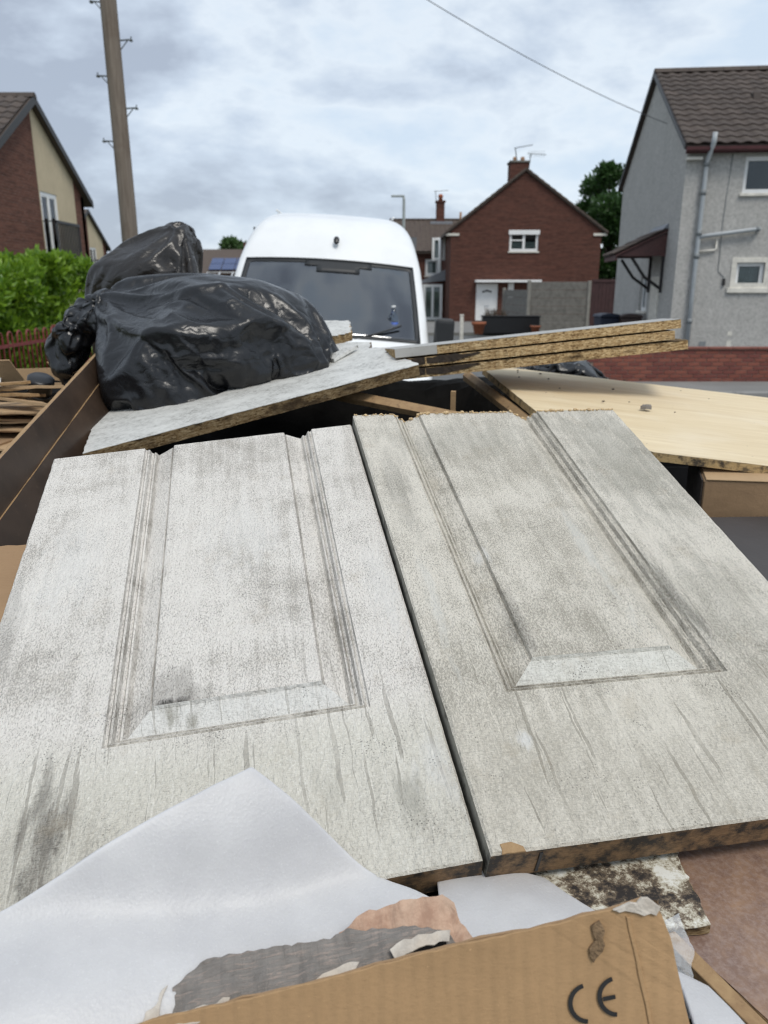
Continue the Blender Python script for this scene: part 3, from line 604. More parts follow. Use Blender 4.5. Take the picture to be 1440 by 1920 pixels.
bm = bmesh.new(); tube(bm, [(4.1, 1.65, 7.6), (4.2, 1.65, 8.52)], .025, 5); tube(bm, [(4.0, 1.65, 8.52), (5.0, 1.65, 8.46)], .015, 5)
for k in range(7): tube(bm, [(4.1 + k * .13, 1.65, 8.34), (4.1 + k * .13, 1.65, 8.66)], .010, 4)
link('aerial', me_of(bm), M_iron, ch)
ps = link('porch_lean_to', prism_me([(-1.35, 2.15), (.0, 2.78), (.0, 2.2), (-1.35, 2.05)], 'y', 3.2, 5.4), M_lead, hc)
link('vent_stack', tube_me([(.55, .9, 5.0), (.55, .9, 5.6)], .06, 8), M_pot, hc)
window(hc, -1.25, -.15, .05, 2.0, 2, (0, 3.2, 0), 0, sill=False, fw=.12, rec=0, name='bay_window'); window(hc, -.75, -.02, 3.3, 4.5, 1, (0, 3.6, 0), 0, sill=False, fw=.10, rec=0, name='bay_window'); link('downpipe', tube_me([(-.3, 3.5, 4.5), (-.3, 3.5, 2.3)], .10, 8), M_white, hc)

# ---------------- terraced brick house behind it
hb = thing('terraced_house', 'brick terraced house with umber roof and orange chimney pot behind the white van', 'house', (-3.6, 48, 0))
wb = [(4.3, 5.0, 2.5, 3.5), (6.05, 6.85, 2.5, 3.45), (1.2, 2.4, 2.5, 3.5)]
link('front_wall', wall_me(0, 9.5, 0, 3.9, wb), M_brickC, hb)
for q in wb: window(hb, *q, 1, fw=.12)
link('roof', prism_me([(-.3, 3.74), (4, 5.78), (8.3, 3.74), (8.3, 3.84), (4, 5.92), (-.3, 3.84)], 'x', 3.98, 9.6), M_tileB, hb)
tiles(hb, slope_frame((3.98, -.34, 3.84), (1, 0, 0), (0, 4.34, 2.08)), 18, 14, M_tileB, .31, .345, 0); link('ridge', box_me(3.95, 9.6, 3.85, 4.15, 5.93, 6.02, .03), M_tileA, hb)
chb = link('chimney', box_me(6.90, 7.40, 3.6, 4.3, 5.5, 6.95), M_brickC, hb); link('chimney_flashing', box_me(6.5, 7.9, 3.3, 3.62, 5.62, 5.80, .02), M_lead, chb)
link('chimney_cap', box_me(6.84, 7.46, 3.54, 4.36, 6.951, 7.05), M_brickC, chb); link('chimney_pot', tube_me([(7.16, 3.95, 7.05), (7.16, 3.95, 7.25), (7.16, 3.95, 7.3), (7.16, 3.95, 7.45)], [.15, .12, .18, .10], 10), M_terra, chb)
bm = bmesh.new(); tube(bm, [(6.9, 3.6, 6.5), (6.8, 3.5, 7.6)], .02, 5); tube(bm, [(6.7, 3.5, 7.58), (7.6, 3.5, 7.62)], .015, 5); link('aerial', me_of(bm), M_iron, chb)
# low house with solar panels far behind
hs = thing('solar_roof_house', 'distant low house with blue solar panels on its dark roof', 'house', (-18.4, 66, 0))
link('wall', box_me(0, 9, 0, 8, 0, 3.0), M_brickC, hs)
rs_ = link('roof', prism_me([(-.3, 2.9), (4, 5.0), (8.3, 2.9)], 'x', -.2, 9.2), M_tileB, hs)
Ms = slope_frame((4.0, -.1, 3.06), (1, 0, 0), (0, 4.3, 2.1))
for i in range(4):
    for j in range(2):
        o = link('solar_panel', box_me(i * 1.06, i * 1.06 + 1.0, .25 + j * 1.12, .25 + j * 1.12 + 1.06, .06, .10), M_solar, rs_); o.matrix_local = Ms
        f_ = link('panel_frame', ring_me(i * 1.06 - .02, i * 1.06 + 1.02, .23 + j * 1.12, .25 + j * 1.12 + 1.08, .05, -.11, -.05), M_alu, rs_); f_.matrix_local = Ms @ Matrix.Rotation(R(-90), 4, 'X') @ Matrix.Scale(-1, 4, (0, 0, 1))
chs = link('chimney', box_me(6.35, 7.0, 3.7, 4.3, 4.6, 5.55), M_brickC, hs)

# ---------------- row of gabled brick and cream houses (left)
def gable_house(loc, label, ntile):
    h = thing('cream_panel_house', label, 'house', loc, R(90), 'brick and cream gabled houses along the street')
    hw, EA, PA = 3.4, 4.62, 6.72
    dr = (3.47, 4.66, 2.5, 4.46)
    zt = lambda x: PA - (PA - EA) * abs(x - hw) / hw
    link('brick_wall', wall_me(0, hw, 0, EA, [], .25, [(0, EA), (hw, EA), (hw, PA)]), M_brickA, h)
    link('cream_wall', wall_me(hw + .001, 6.05, 0, 4.7, [dr], .25, [(hw + .001, 4.7), (6.05, 4.7), (6.05, zt(6.05)), (hw + .001, PA)]), M_cream, h)
    link('brick_wall', wall_me(6.052, 2 * hw, 0, EA, [], .25, [(6.052, EA), (2 * hw, EA), (6.052, zt(6.052))]), M_brickA, h)
    link('far_wall', wall_me(0, 8, 0, EA), M_brickA, h, (2 * hw, 0, 0), (0, 0, R(90)))
    o = window(h, *dr, 2, curtain=True, fw=.10, rec=.02, sill=False, name='french_door')
    rail = link('balcony_rail', box_me(3.45, 5.15, -.42, -.35, 3.60, 3.67), M_blackiron, h); link('balcony_base_rail', box_me(3.45, 5.15, -.40, -.36, 2.55, 2.60), M_blackiron, rail)
    for k in range(15): link('baluster', box_me(3.46 + k * .12, 3.49 + k * .12, -.395, -.365, 2.60, 3.62), M_blackiron, rail)
    for x in (3.45, 5.13): link('rail_return', box_me(x, x + .02, -.36, -.002, 3.63, 3.66), M_blackiron, rail); link('rail_return', box_me(x, x + .02, -.36, -.002, 2.56, 2.59), M_blackiron, rail)
    r_ = link('roof', prism_me([(-.35, EA - .26), (hw, PA - .02), (2 * hw + .35, EA - .26), (2 * hw + .35, EA - .10), (hw, PA + .14), (-.35, EA - .10)], 'y', -.16, 8.2), M_tileA, h)
    link('verge_strip', prism_me([(-.37, EA - .29), (hw, PA - .05), (2 * hw + .37, EA - .29), (2 * hw + .37, EA - .08), (hw, PA + .17), (-.37, EA - .08)], 'y', -.19, -.161), M_cdark, r_)
    if ntile:
        tiles(r_, slope_frame((-.37, 8.0, EA - .10), (0, -1, 0), (hw + .35, 0, PA - EA + .24)), 27, 12, M_tileA, .30, .355, 300, order=lambda q: (-q[0], -q[1]))
        for i in range(18): link('ridge_tile', prism_me([(hw - .15, PA + .10), (hw - .08, PA + .21), (hw, PA + .245), (hw + .08, PA + .21), (hw + .15, PA + .10)], 'y', -.2 + i * .455, -.2 + i * .455 + .45, .006), M_tileA, r_)
    return h
gable_house((-9.8, 20.1, 0), 'nearer brick and cream gabled house with balcony rail, beside the telegraph pole', True)
gable_house((-20, 51.75, 0), 'farther brick and cream gabled house, mostly hidden past the first one', False)

# ---------------- telegraph pole, lamp, wire
tp = thing('telegraph_pole', 'tall weathered wooden telegraph pole with step irons behind the green hedge', 'pole', (-4.05, 13, 0))
link('pole_shaft', tube_me([(0, 0, 0), (.0, 0, 3), (-.02, 0, 6), (-.03, 0, 8.8)], [.137, .128, .12, .11], 20), M_pole, tp)
for (z, s) in ((5.35, 1), (4.87, -1), (4.43, 1), (3.97, -1), (5.85, -1), (6.3, 1)):
    bm = bmesh.new(); tube(bm, [(s * .10, 0, z), (s * .27, 0, z + .01), (s * .275, 0, z + .05)], .011, 6); tube(bm, [(s * .11, 0, z - .12), (s * .22, 0, z)], .008, 5); box(bm, min(s * .25, s * .29), max(s * .25, s * .29), -.03, .03, z - .012, z + .012)
    link('step_iron', me_of(bm), M_iron, tp)
lp = thing('street_lamp', 'grey street lamp with short flat arm rising behind the white van roof', 'street lamp', (.86, 36, 0)); link('column', tube_me([(0, 0, 0), (0, 0, 2), (.01, 0, 5.5), (0, 0, 5.6)], [.09, .075, .06, .06], 10), M_galv, lp)
link('lantern', box_me(-.55, .04, -.07, .07, 5.60, 5.68, .02), M_galv, lp)
def wire_pts(a, b_, sag, n=24):
    a, b_ = Vector(a), Vector(b_)
    return [a.lerp(b_, k / n) - Vector((0, 0, sag * 4 * (k / n) * (1 - k / n))) for k in range(n + 1)]
tag(link('overhead_wire', tube_me(wire_pts((-4.0, 13, 8.6), (7.43, 22.2, 5.93), .38), .008, 6), M_wire), 'thin overhead wire from the telegraph pole to the grey house', 'wire')

# ---------------- concrete fence, gate, bins, pots
cf = thing('concrete_fence', 'grey concrete panel fence with slotted posts before the brick house', 'fence', (5.98, 33, 0))
for j in range(6): link('concrete_panel', box_me(.09, 2.42, .03, .07, .10 + j * .325, .10 + j * .325 + .315, .008), M_conc, cf)
for x in (-.06, 2.42): link('concrete_post', box_me(x, x + .14, -.02, .12, 0, 2.10 if x < 0 else 2.08, .012), M_concpost, cf)
for j in range(5): link('concrete_panel', box_me(.14, 4.9, -.02, .02, .1 + j * .325, .1 + j * .325 + .315, .008), M_conc, cf, (0, 0, 0), (0, 0, R(93)))
link('concrete_post', box_me(-.34, -.2, 4.9, 5.04, 0, 1.80, .012), M_concpost, cf)
gt = thing('board_gate', 'tall dark maroon boarded gate beside the concrete fence', 'gate', (8.56, 33, 0))
for k in range(9): link('board', box_me(k * .15, k * .15 + .146, 0, .03, .06, 2.12, .006), M_gate, gt)
link('top_rail', box_me(-.01, 1.37, -.025, -.001, 2.02, 2.14, .005), M_gate, gt)
def bin_(loc, mat, label, rz):
    b_ = thing('wheelie_bin', label, 'bin', loc, rz)
    bm = bmesh.new(); prism(bm, [(-.22, .08), (.22, .08), (.29, .98), (-.29, .98)], 'y', -.26, .30); bevel(bm, .02); link('bin_body', me_of(bm), mat, b_)
    bm = bmesh.new(); prism(bm, [(-.31, .985), (-.29, 1.05), (-.1, 1.09), (.1, 1.09), (.29, 1.05), (.31, .985)], 'y', -.32, .36); bevel(bm, .012); link('lid', me_of(bm), mat, b_)
    link('handle', tube_me([(-.2, .38, 1.0), (.2, .38, 1.0)], .02, 8), mat, b_)
    for s in (-1, 1): link('wheel', tube_me([(s * .24 - .025, .24, .10), (s * .24 + .025, .24, .10)], .10, 14), M_black, b_)
bin_((6.55, 23.3, .0), M_navy, 'navy blue wheelie bin beside the grey house gable', .1); bin_((7.12, 22.9, 0), M_binbrown, 'dark brown wheelie bin against the grey house gable', -.15)
pt = thing('gate_post', 'slim white painted gate post in front of the brick house', 'post', (2.75, 28, 0)); link('post_shaft', box_me(-.06, .06, -.06, .06, 0, .86, .01), M_sill, pt); link('post_cap', box_me(-.075, .075, -.075, .075, .861, .90, .012), M_sill, pt)
pl_ = thing('planter_box', 'long dark planter box by the white front door of the brick house', 'planter', (3.85, 31, .1))
link('planter_body', box_me(0, 2.2, -.3, .3, 0, .62, .02), M_black, pl_); link('planter_rim', box_me(-.03, 2.23, -.33, .33, .621, .67, .01), M_black, pl_)
bm = bmesh.new()
for k in range(60):
    a = Vector((random.uniform(.1, .9), random.uniform(-.25, .25), .66)); tube(bm, [a, a + Vector((random.uniform(-.15, .15), random.uniform(-.1, .1), random.uniform(.12, .34)))], [.02, .006], 4)
link('dead_plants', me_of(bm), M_bark, pl_)['kind'] = 'stuff'
for (x, y, s) in ((3.62, 30.2, 1), (5.75, 30.0, .72)):
    t_ = tag(bpy.data.objects.new('flower_pot', None), 'large terracotta flower pot beside the dark planter box' if s == 1 else 'small terracotta flower pot by the concrete fence post', 'pot'); COL.objects.link(t_); t_.location = (x, y, .1)
    link('pot_body', tube_me([(0, 0, 0), (0, 0, .36 * s), (0, 0, .361 * s), (0, 0, .46 * s)], [.16 * s, .24 * s, .28 * s, .28 * s], 14), M_terra, t_)
    bm = bmesh.new(); bmesh.ops.create_circle(bm, cap_ends=True, radius=.25 * s, segments=14, matrix=Matrix.Translation((0, 0, .465 * s))); link('soil', me_of(bm), M_bark, t_)

# ---------------- foliage
def leaf_mesh(P, N, size, seed=1, fold=.25):
    """one small folded leaf (two quads) per point"""
    g = np.random.default_rng(seed); n = len(P); d = N + g.normal(0, .75, (n, 3)); d /= np.linalg.norm(d, axis=1)[:, None]
    s = np.cross(d, g.normal(0, 1, (n, 3))); s /= np.linalg.norm(s, axis=1)[:, None]; u = np.cross(d, s)
    L = size * g.uniform(.45, 1.5, n)[:, None]; W = L * .42
    a = P; b_ = P + d * L; m = P + d * L * .5; l = m - s * W * .5 + u * W * fold; r_ = m + s * W * .5 + u * W * fold
    V = np.stack([a, l, b_, r_], 1).reshape(-1, 3); i = np.arange(n) * 4
    F = np.concatenate([np.stack([i, i + 1, i + 2], 1), np.stack([i, i + 2, i + 3], 1)])
    me = bpy.data.meshes.new('leaves'); me.vertices.add(len(V)); me.vertices.foreach_set('co', V.astype(np.float32).ravel())
    me.loops.add(F.size); me.loops.foreach_set('vertex_index', F.astype(np.int32).ravel()); me.polygons.add(len(F)); me.polygons.foreach_set('loop_start', np.arange(len(F), dtype=np.int32) * 3); me.polygons.foreach_set('loop_total', np.full(len(F), 3, np.int32)); me.update(); me.validate(); return me
def clumps(centers, radii, per, g, shell=.5):
    P, N = [], []
    for c, r_ in zip(centers, radii):
        d = g.normal(0, 1, (per, 3)); d /= np.linalg.norm(d, axis=1)[:, None]; q = r_ * g.uniform(shell, 1.0, per)[:, None]
        P.append(np.array(c) + d * q * np.array([1, 1, .8])); N.append(d + [0, 0, .5])
    return np.concatenate(P), np.concatenate(N)
g = np.random.default_rng(11)
hg = thing('laurel_hedge', 'bright green leafy laurel hedge behind the red railings', 'hedge', (-4.9, 9.5, 0))
cs, rr = [], []
for k in range(150):
    y = g.uniform(-3.6, 3.0); zt_ = 1.22 + .14 * math.sin(y * 1.3) + .14 * math.sin(y * 3.1) + .12 * (y + 3); cs.append((g.uniform(-.55, .55), y, g.uniform(.35, zt_))); rr.append(g.uniform(.22, .38))
for k in range(46):
    y = g.uniform(-3.6, 2.8); zt_ = 1.25 + .12 * (y + 3) + .14 * math.sin(y * 1.3); cs.append((g.uniform(-.3, .6), y, zt_ + g.uniform(-.05, .25))); rr.append(g.uniform(.10, .24))
for k in range(120):      # fresh shoots standing out of the top
    y = g.uniform(-3.6, 2.9); zt_ = 1.30 + .12 * (y + 3) + .14 * math.sin(y * 1.3); x = g.uniform(-.4, .65)
    for q in range(3): cs.append((x + g.uniform(-.03, .03), y, zt_ + .06 + q * .07)); rr.append(.07 - q * .015)
P, N = clumps(cs[:196], rr[:196], 190, g); P2, N2 = clumps(cs[196:], rr[196:], 26, g); P = np.concatenate([P, P2]); N = np.concatenate([N, N2 + [0, 0, .9]]); o = link('foliage', leaf_mesh(P, N, .105, 2), M_hedge, hg); o['kind'] = 'stuff'
bm = bmesh.new()
for k in range(14):
    y = -3.4 + k * .48; tube(bm, [(g.uniform(-.2, .2), y, 0), (g.uniform(-.2, .2), y + .05, .5), (g.uniform(-.3, .3), y + .1, 1.2)], [.035, .03, .012], 6)
link('stems', me_of(bm), M_bark, hg)
def tree(name, label, loc, h, rx, seed, mat, per, leaf, nb=26):
    g = np.random.default_rng(seed); t = thing(name, label, 'tree', loc)
    link('trunk', tube_me([(0, 0, 0), (.06, 0, h * .25), (0, .05, h * .5), (.05, 0, h * .72)], [h * .028, h * .022, h * .016, h * .008], 10), M_bark, t)
    cs, rr = [], []
    for k in range(nb):
        a = g.uniform(0, 6.28); z = g.uniform(.30, .93); rad = rx * math.sqrt(max(.05, 1 - ((z - .58) / .42) ** 2)) * g.uniform(.25, 1); c = (rad * math.cos(a), rad * math.sin(a), z * h); cs.append(c); rr.append(rx * g.uniform(.22, .40))
        link('limb', tube_me([(0, .03, h * min(.6, z * .62)), (c[0] * .5, c[1] * .5, h * z * .85), c], [h * .008, h * .005, h * .002], 5), M_bark, t)
    P, N = clumps(cs, rr, per, g, .35); o = link('crown', leaf_mesh(P, N, leaf, seed), mat, t); o['kind'] = 'stuff'
tree('broadleaf_tree', 'dark green leafy tree between the brick house and the grey house', (13.3, 48, 0), 8.8, 2.6, 21, M_tree, 620, .27, 34)
for i, (x, y, h) in enumerate(((-19.5, 84, 7.2), (-15.5, 86, 6.7), (-23, 88, 7.0))):
    tree('distant_tree', ['round green tree far behind the chimney of the solar house', 'green tree far behind the solar house, nearest the van', 'green tree far behind the black bags'][i], (x, y, 0), h, 2.4, 31 + i, M_fartree, 260, .4, 18)

# ---------------- red railings on a low wall (left)
lw = thing('railing_wall', 'low dark red brick wall carrying the red railings by the hedge', 'wall', (-3.96, 6.2, .115)); link('wall_body', box_me(-.12, .12, 0, 6.5, 0, .59, .006), M_brickA, lw)
for k in range(13): link('coping_stone', box_me(-.15, .15, k * .5, k * .5 + .49, .591, .66, .012), plain('coping_dark_red', (.13, .045, .038), .85, .2, 8), lw)
rl = thing('bow_top_railing', 'red painted bow top railing standing on the low brick wall', 'railing', (-3.96, 6.2, .775))
for z in (.08, .42): link('rail', box_me(-.012, .012, 0, 6.5, z, z + .035), M_rust, rl)
for y in (.02, 1.7, 3.3, 4.9, 6.46): link('post', box_me(-.03, .03, y - .03, y + .03, 0, .66 if y < 1.8 else .60, .005), M_rust, rl)
hoop = tube_me([(0, 0, .0)] + [(0, 0, .52)] + [(0, .05 - .05 * math.cos(a), .52 + .06 * math.sin(a)) for a in [math.pi * k / 8 for k in range(1, 8)]] + [(0, .10, .52), (0, .10, 0)], .011, 6); hoop.materials.append(M_rust)
for k in range(29):
    o = bpy.data.objects.new('hoop_bar', hoop); COL.objects.link(o); o.parent = rl; o.location = (0, .10 + k * .22, 0)
gp = thing('brick_pier', 'short dark red brick pier with cap at the near end of the railings', 'pier', (-3.50, 6.35, .115)); link('pier_body', box_me(-.2, .2, -.2, .2, 0, .72, .006), M_brickA, gp); link('pier_cap', box_me(-.24, .24, -.24, .24, .721, .79, .02), plain('coping_dark_red', (.13, .045, .038)), gp)

# ---------------- white van
van = thing('white_van', 'white high roof panel van parked with one side on the kerb', 'van', (-.60, 6.25, .095)); van.rotation_euler = (0, R(3.4), R(1.5))
ST = [(0, .62, .78), (.03, .80, .90), (.10, .93, .95), (.30, 1.07, .985), (.52, 1.16, 1.0), (.74, 1.25, 1.0), (.80, 1.295, 1.0), (.96, 1.45, 1.0), (1.12, 1.60, 1.0), (1.28, 1.745, 1.0), (1.44, 1.885, 1.0), (1.53, 1.96, 1.0), (1.58, 2.02, 1.0), (1.66, 2.12, 1.0), (1.80, 2.25, 1.0), (2.0, 2.36, 1.0), (2.3, 2.44, 1.0), (2.8, 2.49, 1.0), (3.6, 2.50, 1.0), (5.5, 2.49, 1.0), (5.85, 2.46, .99), (5.92, 2.3, .97)]
def hw(z): return 1.0 - .16 * max(0, (z - 1.0) / 1.5) ** 1.35
NT, NC, NS = 7, 5, 8
def section(y, zt_, ws):
    ws_hw = hw(zt_) * ws; rc = .10 if zt_ < 2.0 else .10 + .20 * min(1, (zt_ - 2.0) / .4); rc = min(rc, zt_ * .2)
    crown = .035; pts = []
    for k in range(NT + 1):
        x = (ws_hw - rc) * k / NT; pts.append((x, y + .16 * (x / ws_hw) ** 2 * (1 if zt_ < 2.3 else max(0, 1 - (zt_ - 2.3) / .15)), zt_ - crown * (x / ws_hw) ** 2))
    y2, zc_ = pts[-1][1], pts[-1][2] - rc
    for k in range(1, NC + 1):
        a = math.pi / 2 * (1 - k / NC); zz_ = zc_ + rc * math.sin(a); pts.append((ws_hw - rc + rc * math.cos(a), y2 + .05 * (k / NC) * (1 if zt_ < 2.3 else .2), zz_))
    x0, z0 = pts[-1][0], pts[-1][2]
    for k in range(1, NS + 1):
        z = z0 + (.32 - z0) * k / NS; pts.append((hw(z) * ws if k > 1 else max(x0, hw(z) * ws), pts[NT + NC][1], z))
    return pts
rows = []
for y, z, ws in ST:
    h_ = section(y, z, ws); rows.append([(-p[0], p[1], p[2]) for p in h_[:0:-1]] + h_)
nv = len(rows[0]); mid = nv // 2; W0, W1 = 6, 11; gi = NT
bm = bmesh.new(); G_ = [[bm.verts.new(p) for p in r_] for r_ in rows]
for i in range(len(rows) - 1):
    for j in range(nv - 1):
        if W0 <= i < W1 and mid - gi <= j < mid + gi: continue
        bm.faces.new((G_[i][j], G_[i][j + 1], G_[i + 1][j + 1], G_[i + 1][j]))
bm.faces.new(G_[0][::-1]); bm.faces.new(G_[-1])
vb = link('body', me_of(bm, True), M_van, van); m_ = vb.modifiers.new('s', 'SUBSURF'); m_.levels = 1; m_.render_levels = 2
def patch(i0, i1, j0, j1, off, mat, name, par, inner=None, th=.004):
    """sheet that follows the windscreen surface between grid rows, bilinear in the rows"""
    def S(a, b_):
        i = min(int(a), len(rows) - 2); j = min(int(b_), nv - 2); fa, fb = a - i, b_ - j
        p = [Vector(rows[i][j]).lerp(Vector(rows[i][j + 1]), fb), Vector(rows[i + 1][j]).lerp(Vector(rows[i + 1][j + 1]), fb)]
        return p[0].lerp(p[1], fa) + Vector((0, -.67, .74)) * off
    bm = bmesh.new(); na, nb_ = 20, 28; grid = {}
    for a in range(na + 1):
        for c in range(nb_ + 1): grid[a, c] = bm.verts.new(S(i0 + (i1 - i0) * a / na, j0 + (j1 - j0) * c / nb_))
    for a in range(na):
        for c in range(nb_):
            if inner and inner(a / na, (a + 1) / na, c / nb_, (c + 1) / nb_): continue
            bm.faces.new((grid[a, c], grid[a, c + 1], grid[a + 1, c + 1], grid[a + 1, c]))
    o = link(name, me_of(bm, True), mat, par); s = o.modifiers.new('t', 'SOLIDIFY'); s.thickness = th; s.offset = -1; return o
for x in (-.62, .62): link('roof_rib', tube_me([(x, 2.5, 2.465), (x, 4, 2.49), (x, 5.6, 2.48)], .012, 6), M_van, van)
link('screen_seal', tube_me([(p[0], p[1] - .004, p[2] + .008) for p in rows[W1][mid - gi:mid + gi + 1]], .009, 6), M_vanblk, van)
wsn = patch(W0, W1, mid - gi, mid + gi, .002, M_wsglass, 'windscreen', van)
def rim(a, a1, c, c1):
    return a >= .045 and a1 <= .93 and c >= .03 and c1 <= .97
patch(W0 - .12, W1 + .15, mid - gi - .15, mid + gi + .15, .006, M_vanblk, 'screen_border', van, rim)
def vis(a, a1, c, c1):
    return not (.34 < c and c1 < .76 and a > (.74 if .40 < c and c1 < .70 else .80))
patch(W0, W1, mid - gi, mid + gi, .009, M_vanblk, 'sensor_shade', van, vis)
link('dashboard', prism_me([(.92, 1.16), (1.0, 1.30), (1.5, 1.33), (1.75, 1.22), (1.75, .8), (.92, .8)], 'x', -.86, .86, .02), M_dash, van)
for x in (-.45, .15, .55):
    bm = bmesh.new(); prism(bm, [(2.15, .8), (2.3, .8), (2.42, 1.62), (2.30, 1.64)], 'x', x - .22, x + .22); bevel(bm, .04, 2); s_ = link('seat_back', me_of(bm, True), M_seat, van); link('headrest', box_me(x - .13, x + .13, 2.34, 2.44, 1.66, 1.86, .03, 2), M_seat, s_)
link('bulkhead', box_me(-.9, .9, 2.75, 2.78, .4, 2.3), M_dash, van); link('cab_floor', box_me(-.9, .9, .7, 2.75, .70, .74), M_seat, van); link('cab_ceiling', box_me(-.75, .75, 1.72, 2.75, 1.98, 2.0), M_dash, van)
bm = bmesh.new(); tube(bm, [(.42 + .19 * math.cos(a) * -1 - .9, 1.80 + .10 * math.sin(a), 1.33 + .16 * math.sin(a)) for a in [2 * math.pi * k / 20 for k in range(21)]], .016, 8, False); link('steering_wheel', me_of(bm, True), M_dash, van)
for s in (-1, 1):
    mr = link('mirror', box_me(s * 1.11 - .09, s * 1.11 + .09, 1.02, 1.17, 1.17, 1.50, .04, 3), M_vanblk, van); link('mirror_arm', tube_me([(s * .93, 1.10, 1.20), (s * 1.06, 1.10, 1.22)], .03, 8), M_vanblk, mr)
bm = bmesh.new(); bmesh.ops.create_icosphere(bm, subdivisions=2, radius=1, matrix=Matrix.Translation((.055, 1.635, 2.155)) @ Matrix.Rotation(R(-38), 4, 'X') @ Matrix.Diagonal((.030, .016, .050, 1))); link('roof_marker', me_of(bm, True), M_black, van)
for s in (-1, 1):
    bm = bmesh.new(); tube(bm, [(s * .25, .80, 1.27), (s * .25 + .3, .90, 1.36), (s * .25 + .45, .97, 1.415)], .010, 6); link('wiper', me_of(bm), M_vanblk, van)
    hl = link('headlight', box_me(s * .72 - .14, s * .72 + .14, .02, .2, .78, 1.0, .04, 3), M_wsglass, van)
link('bumper', box_me(-.92, .92, -.05, .2, .32, .62, .05, 3), M_vanblk, van); link('grille', box_me(-.5, .5, -.015, .1, .68, .9, .02), M_vanblk, van); link('number_plate', box_me(-.26, .26, -.065, -.05, .42, .53), M_white, van)
for s in (-1, 1):
    for y in (1.05, 4.75):
        wl_ = link('wheel', tube_me([(s * .82 - .1, y, .35), (s * .82 - .095, y, .35), (s * .82 + .095, y, .35), (s * .82 + .1, y, .35)], [.30, .345, .345, .30], 24), M_black, van); link('rim', tube_me([(s * .82 + s * .09, y, .35), (s * .82 + s * .105, y, .35)], [.20, .19], 18), M_alu, wl_)
def on_dash(x, y, z): return (van.matrix_basis @ Vector((x, y, z)))
bt = thing('water_bottle', 'clear water bottle with blue label standing on the van dashboard', 'bottle', on_dash(.64, 1.06, 1.31)); bt.scale = (1.3, 1.3, 1.3); link('bottle_body', tube_me([(0, 0, 0), (0, 0, .14), (0, 0, .17), (0, 0, .20)], [.035, .035, .014, .013], 12), M_bottle, bt); link('label', tube_me([(0, 0, .035), (0, 0, .10)], [.036, .036], 12), M_blue, bt); link('cap', tube_me([(0, 0, .20), (0, 0, .215)], .015, 10), M_white, bt)
pk_ = thing('crisp_packet', 'teal packet lying on the van dashboard', 'packet', on_dash(.22, 1.02, 1.31)); link('packet_body', slab_me([(-.12, -.06), (.12, -.05), (.10, .06), (-.12, .05)], 0, .03, .03, .006, .004, .006, 20, 2), M_teal, pk_); link('printed_patch', box_me(.0, .05, -.04, .0, .031, .036), M_pink, pk_)
# ------------------------------------------------------------------ the skip and its load
sk = thing('rubbish_skip', 'steel rubbish skip under the heap of broken boards and bags', 'skip', (0, 1.75, 0))
def hull(x0, x1, y0, y1, X0, X1, Y0, Y1, z0, z1):
    return [(x0, y0, z0), (x1, y0, z0), (x1, y1, z0), (x0, y1, z0), (X0, Y0, z1), (X1, Y0, z1), (X1, Y1, z1), (X0, Y1, z1)]
V = hull(-1.05, 1.0, -1.30, 1.28, -1.9, 1.7, -1.34, 1.34, .01, 1.10) + hull(-1.0, .95, -1.26, 1.24, -1.85, 1.65, -1.30, 1.30, .06, 1.10)
F = [(3, 2, 1, 0), (0, 1, 5, 4), (1, 2, 6, 5), (2, 3, 7, 6), (3, 0, 4, 7), (8, 9, 10, 11), (9, 8, 12, 13), (10, 9, 13, 14), (11, 10, 14, 15), (8, 11, 15, 12), (4, 5, 13, 12), (5, 6, 14, 13), (6, 7, 15, 14), (7, 4, 12, 15)]
link('skip_body', me_np(V, F), M_skip, sk)
bm = bmesh.new(); tube(bm, [(-1.9, -1.34, 1.11), (1.7, -1.34, 1.11), (1.7, 1.34, 1.11), (-1.9, 1.34, 1.11), (-1.9, -1.34, 1.11)], .035, 8); link('skip_rim', me_of(bm), M_skip, sk)
# near-black rubbish fill under the boards; shade of the gaps is in its colour
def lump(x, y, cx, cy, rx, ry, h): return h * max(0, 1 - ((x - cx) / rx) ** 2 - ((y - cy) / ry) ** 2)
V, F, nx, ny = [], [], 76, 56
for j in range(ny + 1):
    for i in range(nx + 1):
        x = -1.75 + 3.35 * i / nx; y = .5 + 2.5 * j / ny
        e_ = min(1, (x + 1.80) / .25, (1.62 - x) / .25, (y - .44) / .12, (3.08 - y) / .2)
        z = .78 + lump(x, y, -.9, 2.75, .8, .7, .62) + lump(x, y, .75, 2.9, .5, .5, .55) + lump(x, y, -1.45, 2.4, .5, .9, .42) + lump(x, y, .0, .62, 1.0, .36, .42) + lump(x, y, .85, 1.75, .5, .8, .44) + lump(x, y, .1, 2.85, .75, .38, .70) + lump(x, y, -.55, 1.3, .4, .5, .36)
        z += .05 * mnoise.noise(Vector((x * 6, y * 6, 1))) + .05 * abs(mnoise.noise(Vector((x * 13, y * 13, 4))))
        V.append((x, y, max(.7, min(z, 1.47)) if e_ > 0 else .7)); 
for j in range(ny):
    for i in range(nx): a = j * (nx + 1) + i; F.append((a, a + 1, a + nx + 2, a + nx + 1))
tag(link('rubbish_fill', me_np(V, F), M_dark), 'rubbish fill in the skip, coloured near-black for the shade between the boards', 'rubbish', kind='stuff')

